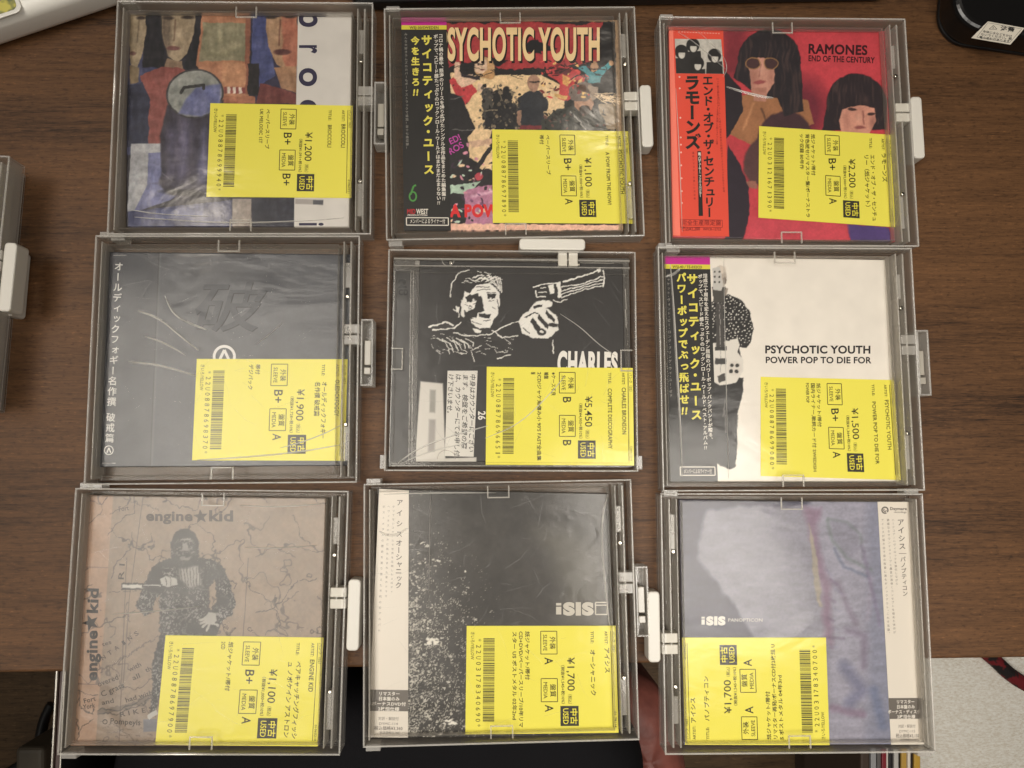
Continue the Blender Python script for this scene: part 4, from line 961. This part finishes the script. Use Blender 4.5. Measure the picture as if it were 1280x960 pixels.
price_sticker(r, loc, Zc + .0004, nat_cw((207, 794), (404.5, 797), (397, 933), (194, 931)), dict(no='*22U08878697900*', notes=[('紙ジャケット/帯付', .50, .405), ('2CD', .12, .358)], grade=('B+', 'A'), price='¥1,100', tax='（税抜¥1,000+税10%）', title=[('ベアキャッチングフィッシ', .22, .93, .838), ('ュ ノボケイン アストロン', .22, .92, .788)], artist=('ENGINE KID', .50), code='01060218'))


# ---- white label strips of the two sleeves at the bottom
def label_obi(root, loc, Q, title, smalls, last, z, logo=None, tv=(.03, .39), split=None):
    B = bil(Q); ob = slab('obi_strip', Q[::-1], ink((218, 210, 198)), root, loc, Zc + .00003, z)
    k = Ink(); k.poly(*B(0, .808), *B(1, .808), *B(1, .894), *B(0, .894)); gb = k.build('grey_band', ink((104, 98, 92)), ob, z + .00006, loc)
    k = Ink()
    for i, t in enumerate(('リマスター', '日本盤のみ', last, '2枚組仕様')): 
        w = .055 * len(t); v = .826 + i * .0205; k.text(t, B(.5 - w, v + .004), B(.5 + w, v + .004), 3.7, .02)
    k.build('lettering', ink((226, 220, 210)), gb, z + .00012, loc)
    k = Ink(); k.text('対訳・解説付', B(.24, .930), B(.76, .930), 3.4).text('DYMC-114' if split is None else 'DYMC-115', B(.26, .950), B(.74, .950), 3.2).text('税込価格¥3,360' if split is None else '税込価格¥3,150', B(.15, .970), B(.86, .970), 4, .01).text('（税抜価格¥3,200）' if split is None else '（税抜価格¥3,000）', B(.22, .985), B(.80, .985), 2.6)
    for t, u, v0, v1, sz in smalls: k.col(t, B(u, v0), B(u, v1), sz)
    k.build('small_lettering', ink((100, 94, 90)), ob, z + .00006, loc)
    k = Ink()
    for t, u, v0, v1, sz in title: k.col(t, B(u, v0), B(u, v1), sz, .012)
    k.build('title_lettering', ink((92, 86, 82)), ob, z + .00006, loc)
    return ob, B


# ---- charcoal speckled sleeve (bottom row, middle)
Q = [(472.8, 611), (760, 617), (773, 920), (461, 922)]
r, loc = album('charcoal CD sleeve speckled with white flecks, a white lettered strip at its left', Q)
a = Art(Q, (440, 590, 2.595), 340, (54, 50, 46)); a.mottle(.22, 90, 4).mottle(.12, 14, 9); a.P_((84, 80, 72), 590, 190, 720, 190, 800, 260, 840, 520, 660, 520, 680, 380, 640, 270, soft=70)  # soft grey patch at the right: a reflection painted into the print
for sc_, th_, al_, sd_ in ((2.6, .80, .75, 61), (3.4, .84, .9, 67), (5.0, .90, 1.0, 73)):
    den = np.clip((1 - (a.X - 185) / (230 + .55 * np.clip(a.Y - 250, 0, 600))), 0, 1) * np.clip((a.Y - 170) / 260, 0.05, 1)
    vs = vnoise(a.X, a.Y, sc_, sd_) * (.55 + .45 * vnoise(a.X, a.Y, 18, sd_ + 3)) ; a.put(np.clip((vs - (th_ - .30 * den)) * 9, 0, 1) * (den > .03) * al_, (186, 180, 166))
a.wob(5, 9, 5); rs = random.Random(9)
for i in range(150):
    y = 200 + 670 * rs.random() ** .8; x = 188 + min(rs.expovariate(1 / 75), 640) * (0.5 + y / 900)
    if x > 430 and y < 500 and rs.random() < .8: continue
    b = rs.uniform(.35, 1); s_ = rs.choice((1.8, 2.2, 2.6, 3.4)) * (1.5 if rs.random() < .12 else 1)
    a.E_(tuple(np.array((226, 220, 206)) * b + np.array((54, 50, 46)) * (1 - b)), x, y, s_ * rs.uniform(.8, 2.0), s_ * .7, rs.uniform(-40, 40), 1.5)
for i in range(10): a.E_((220, 214, 200), 262 + rs.uniform(-16, 16), 548 + rs.uniform(-10, 10), rs.uniform(4, 13), 4, rs.uniform(-50, 50)); a.E_((224, 218, 206), 314 + rs.uniform(-22, 22), 812 + rs.uniform(-8, 8), rs.uniform(4, 10), 3)
a.wob(0)
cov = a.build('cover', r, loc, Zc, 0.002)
zz = zt(440, 590, 2.595)
k = Ink(); k.text('SIS', zz(687, 462), zz(784, 462), 14.2, .07).poly(*zz(662, 437), *zz(679, 437), *zz(679, 462), *zz(662, 462)).poly(*zz(662, 425), *zz(679, 425), *zz(679, 433), *zz(662, 433))
for e in ((790, 423, 828, 423), (828, 423, 828, 462), (828, 462, 790, 462), (790, 462, 790, 423), (790, 432, 828, 432)): k.line(1.5, *zz(e[0], e[1]), *zz(e[2], e[3]))
k.build('title_lettering', ink((190, 184, 172)), cov, Zc + .0001, loc)
label_obi(r, loc, [(474, 611), (511, 613), (510, 922), (460, 921.5)], [('アイシス', .70, .03, .20, 8.5), ('オーシャニック', .70, .20, .40, 8.5)], [('かつてないスケールで世界を圧倒したメロディ', .50, .06, .42, 3.2), ('ヘヴィネスの極みに挑み込まれた音のドラマ', .34, .06, .44, 3.2), ('ポストメタルの歴史を塗り替えた不朽の名アルバム', .18, .06, .58, 3.4)], 'ボーナスDVD付', Zc + .0003)
price_sticker(r, loc, Zc + .0004, nat_cw((583.4, 782.4), (769.4, 782.2), (773.2, 916), (581.7, 918)), dict(no='*22U03178340690*', notes=[('紙ジャケット/帯付', .50, .395), ('CD+DVD/ペーパースリーブ/10年リマ', .94, .352), ('スター US ポストメタル 02年2nd', .87, .309)], grade=('A', 'A'), price='¥1,700', tax='（税抜¥1,545+税10%）', title=[('オーシャニック', .22, .65, .828)], artist=('アイシス', .44), code='01 78114'))

# ---- blue violet sleeve (bottom row, right)
Q = [(848.7, 624.4), (1135.6, 628), (1154.5, 930.3), (855.5, 931)]
r, loc = album('blue violet CD sleeve with smeared colours and a white lettered strip at its right', Q)
a = Art(Q, (800, 600, 2.667), 300, (124, 122, 138)).wob(14, 50, 3); pp = a.P_
pp((54, 52, 76), 110, 60, 700, 60, 620, 85, 400, 90, 220, 100, 190, 250, 260, 350, 350, 470, 380, 540, 110, 540, soft=16); pp((142, 140, 158), 560, 60, 850, 60, 880, 900, 620, 900, 640, 500, soft=30); pp((124, 126, 148), 760, 70, 860, 70, 900, 900, 760, 900, soft=40)  # paler right half: glare off the wrap put into the print colours
pp((126, 102, 126), 548, 90, 600, 95, 590, 160, 610, 260, 640, 360, 640, 560, 610, 520, 610, 380, 580, 260, 555, 160, soft=22); pp((146, 136, 122), 560, 150, 578, 200, 600, 300, 606, 420, 596, 420, 572, 270, soft=8)
pp((128, 126, 144), 640, 130, 730, 140, 735, 240, 690, 270, 650, 200, soft=14); a.wob(4, 20)
a.L_((92, 108, 104), 9, 625, 130, 640, 200, 690, 260, 770, 300, soft=9, a=.5); a.L_((92, 108, 104), 7, 625, 130, 690, 140, 735, 180, 745, 260, soft=9, a=.45); a.L_((60, 78, 110), 8, 650, 230, 680, 290, 760, 320, soft=10, a=.45)
a.L_((104, 84, 108), 18, 660, 340, 690, 420, 720, 480, soft=18, a=.4); a.L_((118, 98, 122), 26, 640, 760, 740, 780, soft=16, a=.8); a.L_((96, 78, 106), 22, 690, 500, 750, 520, 745, 620, soft=20, a=.45); a.L_((96, 98, 130), 40, 680, 620, 740, 700, 700, 740, soft=26, a=.7); a.L_((88, 100, 136), 30, 780, 700, 810, 820, soft=20, a=.6); a.L_((150, 140, 160), 16, 770, 330, 760, 460, soft=14, a=.5); a.L_((110, 96, 128), 12, 740, 220, 800, 480, soft=10, a=.5)
for i in range(9): a.L_((84, 56, 96) if i % 2 else (120, 116, 150), 6, 622 + (i * 13) % 30, 300 + i * 32, 640 + (i * 17) % 40, 318 + i * 30, soft=9, a=.35)
a.wob(0); a.mottle(.10, 40, 4, 12).mottle(.07, 7, 9)
cov = a.build('cover', r, loc, Zc, 0.002)
zz = zt(800, 600, 2.667)
k = Ink(); k.text('SIS', zz(222, 482), zz(285, 482), 9.6, .07).poly(*zz(205, 465), *zz(216, 465), *zz(216, 482), *zz(205, 482)).poly(*zz(205, 456), *zz(216, 456), *zz(216, 462), *zz(205, 462)).text('PANOPTICON', zz(293, 472), zz(408, 472), 4, .0); k.build('title_lettering', ink((216, 212, 204)), cov, Zc + .0001, loc)
ob, B = label_obi(r, loc, [(1097, 627), (1136, 627.4), (1155.5, 930.6), (1114, 931)], [('アイシス', .70, .068, .200, 9.0), ('パノプティコン', .70, .225, .39, 7.0)], [('ハードコア/ヘヴィロックを進化しながら', .46, .068, .345, 3.4), ('静謐なるサウンドスケープと轟音が渦巻くコンセプトを極めた快作が', .30, .068, .545, 3.4), ('アイシスが描き出す音の叙事に誰もがノックアウト。これぞ名盤。', .12, .068, .545, 3.4)], 'ボーナス・ディスク付', Zc + .0003, split=1)
k = Ink(); k.ringm(*B(.22, .035), 4.6, 1.7, 24, 60, 400).ringm(*B(.22, .035), 2.2, 1.2, 16, 0, 250).text('Daymare', B(.38, .034), B(.92, .034), 3.6, .03).text('recordings', B(.50, .046), B(.90, .046), 2.4, .01).line(.6, *B(.58, .213), *B(.82, .213)); k.build('label_emblem', ink((96, 90, 86)), ob, Zc + .00036, loc)
price_sticker(r, loc, Zc + .0004, [(1037, 931.5), (1032.5, 797), (852.5, 797), (856.5, 931)], dict(no='*22U03178340700*', notes=[('紙ジャケット/帯付', .50, .405), ('リマスター再発/ボーナスCD付2枚組 U', .94, .360), ('S ポストメタル 04年3rd', .65, .318)], grade=('A', 'A'), price='¥1,700', tax='（税抜¥1,545+税10%）', title=[('パノプティコン', .22, .64, .828)], artist=('アイシス', .44)))


# ------------------------------------------------------------------ folds of the clear wrap, their bright glints put in as whitish strips
M_FOLD_GLINT = clear_material('wrap_fold_glint', (0.98, 0.98, 0.97), (0.82, 0.80, 0.76), 0.26, 0.1)


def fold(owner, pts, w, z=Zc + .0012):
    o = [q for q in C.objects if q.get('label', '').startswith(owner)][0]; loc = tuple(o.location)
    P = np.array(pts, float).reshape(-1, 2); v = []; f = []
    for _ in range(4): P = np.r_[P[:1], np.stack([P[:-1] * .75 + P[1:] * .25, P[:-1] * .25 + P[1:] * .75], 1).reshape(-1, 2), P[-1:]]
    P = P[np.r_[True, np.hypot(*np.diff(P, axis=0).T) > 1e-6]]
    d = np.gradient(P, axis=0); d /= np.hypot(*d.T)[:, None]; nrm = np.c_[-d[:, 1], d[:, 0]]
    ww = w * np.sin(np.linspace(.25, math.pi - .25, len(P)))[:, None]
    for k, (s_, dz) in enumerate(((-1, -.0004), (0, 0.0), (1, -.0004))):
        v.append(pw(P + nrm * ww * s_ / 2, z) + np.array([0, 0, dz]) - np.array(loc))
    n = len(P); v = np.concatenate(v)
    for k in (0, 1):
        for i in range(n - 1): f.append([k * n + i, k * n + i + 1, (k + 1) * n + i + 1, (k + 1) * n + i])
    link('wrap_fold_glint', mesh('wrap_fold_glint', v, f), M_FOLD_GLINT, o)


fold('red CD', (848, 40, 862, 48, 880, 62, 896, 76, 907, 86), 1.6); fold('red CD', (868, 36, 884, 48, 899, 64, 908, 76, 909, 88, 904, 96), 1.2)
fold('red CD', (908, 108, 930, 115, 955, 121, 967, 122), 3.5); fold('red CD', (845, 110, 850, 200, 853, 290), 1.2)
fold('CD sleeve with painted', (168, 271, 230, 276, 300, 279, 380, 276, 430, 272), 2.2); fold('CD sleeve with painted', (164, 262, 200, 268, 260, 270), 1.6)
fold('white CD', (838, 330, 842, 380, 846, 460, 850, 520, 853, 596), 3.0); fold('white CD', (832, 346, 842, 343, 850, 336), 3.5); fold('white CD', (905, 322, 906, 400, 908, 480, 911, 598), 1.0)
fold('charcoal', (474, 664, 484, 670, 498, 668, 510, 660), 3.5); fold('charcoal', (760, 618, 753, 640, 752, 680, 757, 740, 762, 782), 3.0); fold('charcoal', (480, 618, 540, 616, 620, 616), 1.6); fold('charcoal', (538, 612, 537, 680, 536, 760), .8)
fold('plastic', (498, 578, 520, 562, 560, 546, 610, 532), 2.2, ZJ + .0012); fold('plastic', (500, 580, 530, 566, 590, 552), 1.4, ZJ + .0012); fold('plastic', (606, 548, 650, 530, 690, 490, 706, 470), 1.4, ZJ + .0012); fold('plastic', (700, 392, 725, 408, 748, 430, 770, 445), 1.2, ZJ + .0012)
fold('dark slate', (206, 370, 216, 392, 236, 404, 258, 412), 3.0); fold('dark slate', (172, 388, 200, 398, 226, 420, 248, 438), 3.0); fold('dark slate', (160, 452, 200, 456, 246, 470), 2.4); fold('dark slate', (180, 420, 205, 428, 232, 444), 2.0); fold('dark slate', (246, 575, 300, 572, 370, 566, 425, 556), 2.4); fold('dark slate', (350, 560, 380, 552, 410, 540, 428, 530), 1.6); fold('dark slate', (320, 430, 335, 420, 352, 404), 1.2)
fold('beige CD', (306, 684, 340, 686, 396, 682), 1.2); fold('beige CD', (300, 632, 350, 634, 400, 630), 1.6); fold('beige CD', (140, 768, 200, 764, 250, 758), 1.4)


# ------------------------------------------------------------------ things round the desk's rim
# pale device, top left
p = pw([(0, 45), (140, -2)], 0.012); ang = math.atan2(p[1, 1] - p[0, 1], p[1, 0] - p[0, 0])
t = thing('pale_device', 'pale plastic device with a yellow green panel, cut off at the top left corner', 'device', (float(p[0, 0]), float(p[0, 1]), 0), ang)
body = MB().rbox(-0.16, 0.16, 0.0, 0.14, 0.0006, 0.024, 0.012).build('body', plain('pale_plastic', (242, 238, 228), 0.45, bump=.05, bscale=700), t, 0.007, 5, True)
wc = Matrix.Rotation(-ang, 3, 'Z') @ (Vector(pw([(22, 3)], 0.024)[0]) - Vector((p[0, 0], p[0, 1], 0)))
MB().rbox(wc.x - 0.075, wc.x + 0.0015, wc.y - 0.0065, wc.y + 0.05, 0.0240, 0.0249, 0.004).build('panel_frame', plain('white_bezel', (232, 228, 218), 0.35), t, 0.0006, 3)


def panel_mat():
    m, nt, b, o = nodes('printed_panel'); geo = N(nt, 'ShaderNodeNewGeometry')
    n = N(nt, 'ShaderNodeTexNoise', Scale=120.0, Detail=2.0); nt.links.new(geo.outputs['Position'], n.inputs['Vector'])
    cr = N(nt, 'ShaderNodeValToRGB'); e = cr.color_ramp.elements; e[0].position = .42; e[0].color = (*lin((120, 126, 92)), 1); e[1].position = .56; e[1].color = (*lin((206, 196, 104)), 1)
    nt.links.new(n.outputs[0], cr.inputs[0]); nt.links.new(cr.outputs[0], b.inputs['Base Color']); b.inputs['Roughness'].default_value = .2
    return m


MB().rbox(wc.x - 0.073, wc.x - 0.0008, wc.y - 0.0042, wc.y + 0.048, 0.0250, 0.0253, 0.003).build('display_panel', panel_mat(), t)
# long black thing along the top border
p = pw([(440, 9), (1108, -3)], 0.006)
MBk = plain('black_plastic', (20, 19, 19), 0.42, bump=.06, bscale=800)
a_ = math.atan2(p[1, 1] - p[0, 1], p[1, 0] - p[0, 0]); Lk_ = float(np.hypot(*(p[1] - p[0])[:2]))
t = thing('black_slab', 'long flat black panel along the far border of the desk', 'panel', (float(p[0, 0]), float(p[0, 1]), 0), a_)
MB().rbox(0.0, Lk_, 0.0, 0.12, 0.0015, 0.012, 0.006).build('body', MBk, t, 0.002, 3)
ft = MB()
for x in (0.03, Lk_ - 0.03): ft.cyl(x, 0.03, 0.008, 0.0, 0.0014)
ft.build('rubber_foot', plain('rubber', (16, 16, 16), .8), t)
# black device with a caution label, top right
cz = 0.022
p = pw([(1169, 52), (1300, 71)], 0.004); ang = math.atan2(p[1, 1] - p[0, 1], p[1, 0] - p[0, 0])
t = thing('black_device', 'glossy black device with a small white caution label, at the top right corner', 'device', (float(p[0, 0]), float(p[0, 1]), 0), ang)
MB().rbox(0.0, 0.16, 0.0, 0.14, 0.003, cz, 0.020, 10).build('body', plain('gloss_black_plastic', (15, 14, 14), 0.25), t, 0.004, 4, False)
MB().rbox(0.001, 0.159, 0.001, 0.139, 0.0004, 0.0029, 0.019, 10).build('base_plate', MBk, t, 0.0006)
inv = Matrix.Translation((float(p[0, 0]), float(p[0, 1]), 0)) @ Matrix.Rotation(ang, 4, 'Z'); inv = inv.inverted()


def local(P, z): return [tuple(inv @ Vector(q)) for q in pw(P, z)]


z0 = cz + .0003; lz = zt(1100, 0, 6.857)
lq = [lz(925, 183), lz(1240, 240), lz(1118, 382), lz(783, 325)]
Pl = local(lq, z0); lab = MB().add([(x, y, cz + .00005) for x, y, _ in Pl] + Pl, [[0, 1, 2, 3], [7, 6, 5, 4]] + [[i, 4 + i, 4 + (i + 1) % 4, (i + 1) % 4] for i in range(4)]).build('caution_label', plain('label_paper', (206, 198, 182), .5), t)
k = Ink(); k.text('注意', lz(1030, 258), lz(1150, 276), 34 / 6.857, .03)
for i, (x0, x1) in enumerate(((880, 1130), (862, 1128), (850, 1110))): k.text(('本体に水などをかけ', 'ないでください。感', '電の恐れがあります')[i], lz(x0, 276 + i * 25), lz(x1, 320 + i * 22), 2.4, .02)
k.line(.6, *lz(935, 250), *lz(972, 218), *lz(1003, 250), *lz(935, 250)); k.line(1.0, *lz(970, 230), *lz(969, 244))
k.line(.4, *lz(830, 318), *lz(925, 195), *lz(1215, 248), *lz(1110, 366), *lz(830, 318))
v = np.concatenate(k.v); lw_ = np.array(local(v, z0 + .00008)); link('lettering', mesh('lettering', lw_, k.f), plain('label_ink', (40, 38, 36), .6), lab)


# ------------------------------------------------------------------ below the front edge
def mound(name, outline, z, drop, mat, label, cat, seed, amp=.006, n=160, m=24):
    """a bulging cloth body: rings from a rounded outline (photo pixels, at height z) in to its middle, its rim turned down by drop"""
    P = pw(outline, z)[:, :2]
    for _ in range(3):
        q = np.roll(P, -1, 0); P = np.stack([P * .75 + q * .25, P * .25 + q * .75], 1).reshape(-1, 2)
    seg = np.r_[0, np.cumsum(np.hypot(*(np.roll(P, -1, 0) - P).T))]; t = np.linspace(0, seg[-1], n, endpoint=False)
    PP = np.r_[P, P[:1]]; R = np.c_[np.interp(t, seg, PP[:, 0]), np.interp(t, seg, PP[:, 1])]; c = R.mean(0)
    v = []; f = []
    low = np.c_[R, np.full(n, z - drop - .12)]; v.append(low)
    for k in range(m):
        u = 1 - (k / m) ** 1.6; q = c + (R - c) * u
        w = np.linalg.norm(q - R, axis=1); h = np.clip(w / 0.045, 0, 1); h = np.sqrt(1 - (1 - h) ** 2)
        v.append(np.c_[q, z + (h - 1) * drop + (fbm(q[:, 0] * 1000, q[:, 1] * 1000, 45, seed) - .5) * 2 * amp * h])
    v = np.concatenate(v)
    for k in range(m):
        for i in range(n):
            a, b = k * n + i, k * n + (i + 1) % n; f.append([a, b, b + n, a + n])
    f.append([m * n + i for i in range(n)])
    if np.cross(R[1] - R[0], R[2] - R[1]) < 0: f = [q[::-1] for q in f]
    o = link(name, mesh(name, v, f), mat)
    o.data.polygons.foreach_set('use_smooth', [True] * len(f))
    o['label'] = label; o['category'] = cat
    return o


mound('black_garment', [(128, 820), (420, 815), (700, 818), (772, 850), (796, 915), (812, 945), (822, 975), (822, 1060), (90, 1060), (112, 960)], -0.06, 0.05, plain('black_cloth', (17, 16, 18), .9, bump=.3, bscale=1500, spec=.15), 'black cloth of a seated lap below the front edge of the desk', 'garment', 4)
mound('brown_seat', [(770, 845), (800, 850), (834, 868), (852, 905), (864, 945), (880, 1060), (770, 1060), (760, 900)], -0.14, 0.03, plain('brown_leather', (120, 68, 58), .55, bump=.5, bscale=160, var=.35, vscale=50), 'reddish brown leathery upholstery beside the black cloth below the desk', 'chair', 8, .004)
# metal edged panel at the lower left
p = pw([(70, 835), (62, 985)], -0.04); c = p.mean(0); a_ = math.atan2(p[1, 1] - p[0, 1], p[1, 0] - p[0, 0])
t = thing('metal_edged_panel', 'upright dark panel with thin bright metal edges below the desk at the left', 'panel', (float(p[0, 0]), float(p[0, 1]), -0.04), a_)
MB().box(0, 0.12, 0.0013, 0.0048, -0.25, -0.002).build('board', plain('dark_board', (62, 40, 34), .5, var=.3, vscale=40), t, .0004)
MB().box(0, 0.12, -0.0002, 0.0012, -0.25, 0.0).build('metal_edge', M_METAL, t, .0003)
MB().box(0, 0.12, 0.0049, 0.0062, -0.25, 0.0).build('metal_edge', M_METAL, t, .0003)
# cable and boxes on the dark floor at the left
cu = bpy.data.curves.new('floor_cable', 'CURVE'); cu.dimensions = '3D'; cu.bevel_depth = .006; cu.use_fill_caps = True; sp_ = cu.splines.new('NURBS'); pts = [(64, 880), (58, 890), (52, 905), (49, 925), (46, 935), (30, 955), (0, 970)]
sp_.points.add(len(pts) - 1)
for q, pt in zip(pw(pts, FZ + .006), sp_.points): pt.co = (*q, 1)
sp_.use_endpoint_u = True
o = as_mesh('floor_cable', cu); o.data.materials.append(MBk); o['label'] = 'black cable lying on the dark floor left of the metal edged panel'; o['category'] = 'cable'
q = pw([(18, 935), (54, 935), (54, 1000), (18, 1000)], -0.55)
bx = MB().prism([(w[0], w[1]) for w in q[::-1]], FZ, -0.55).build('floor_box', plain('dim_box', (74, 66, 54), .6, var=.2), None, .006, 3); bx['label'] = 'dim greyish box on the dark floor at the lower left corner'; bx['category'] = 'box'
# row of disc spines at the bottom border
cols = [(150, 150, 150), (96, 92, 90), (128, 44, 52), (214, 206, 196), (40, 36, 36), (190, 186, 178), (30, 28, 28), (186, 150, 74), (226, 216, 200), (50, 40, 34), (196, 156, 66)]
lbl = ['light grey', 'dim grey', 'maroon', 'white', 'charcoal', 'pale silver', 'jet black', 'tan', 'cream', 'dark brown', 'mustard yellow']
x = 1089.0
for i, (c_, l_) in enumerate(zip(cols, lbl)):
    w = (7, 5, 6, 4, 5, 6, 4, 7, 4, 5, 8)[i]; q = pw([(x, 935), (x + w - .6, 935), (x + w - .6, 1100), (x, 1100)], -0.36); x += w
    z0_ = -0.5; m_ = plain('spine_' + str(i), c_, .3)
    o = MB().prism([(v[0], v[1]) for v in q[::-1]], z0_, -0.36 + (i % 3) * .0015).build('standing_disc', m_, None, .0006); o['label'] = l_ + ' CD spine in the row standing below the lower right case'; o['category'] = 'CD'; o['group'] = 'CD spines in a row below the desk'
q = pw([(1080, 930), (1156, 930), (1156, 1110), (1080, 1110)], -0.49)
bx = MB().prism([(w[0], w[1]) for w in q[::-1]], FZ, -0.502).build('storage_box', plain('dark_card', (60, 46, 36), .7), None, .003); wl = pw([(1076, 930), (1087.5, 930), (1087.5, 1110), (1076, 1110)], -0.357); ww = MB().prism([(w[0], w[1]) for w in wl[::-1]], -0.50, -0.357).build('box_wall', plain('dark_card_wall', (60, 46, 36), .7), bx, .002); bx['label'] = 'brown storage box carrying the row of CD spines below the desk'; bx['category'] = 'box'
# red and black cord on the carpet
cu = bpy.data.curves.new('braided_cord', 'CURVE'); cu.dimensions = '3D'; cu.bevel_depth = .0085; cu.bevel_resolution = 4
sp_ = cu.splines.new('NURBS'); pts = [(1225, 810), (1243, 824), (1256, 838), (1268, 847), (1282, 856), (1310, 868), (1340, 870)]; sp_.points.add(len(pts) - 1); sp_.use_endpoint_u = True
for q, pt in zip(pw(pts, CZ + .0085), sp_.points): pt.co = (*q, 1)
m, nt, b, o_ = nodes('red_black_braid'); geo = N(nt, 'ShaderNodeNewGeometry'); n = N(nt, 'ShaderNodeTexNoise', Scale=85.0, Detail=3.0); nt.links.new(geo.outputs['Position'], n.inputs['Vector'])
cr = N(nt, 'ShaderNodeValToRGB'); e = cr.color_ramp.elements; e[0].position = .47; e[0].color = (*lin((26, 16, 16)), 1); e[1].position = .53; e[1].color = (*lin((112, 18, 26)), 1); nt.links.new(n.outputs[0], cr.inputs[0]); nt.links.new(cr.outputs[0], b.inputs['Base Color']); b.inputs['Roughness'].default_value = .8
o = as_mesh('braided_cord', cu); o.data.materials.append(m); o['label'] = 'dark red and black cord lying on the pale rug'; o['category'] = 'cord'
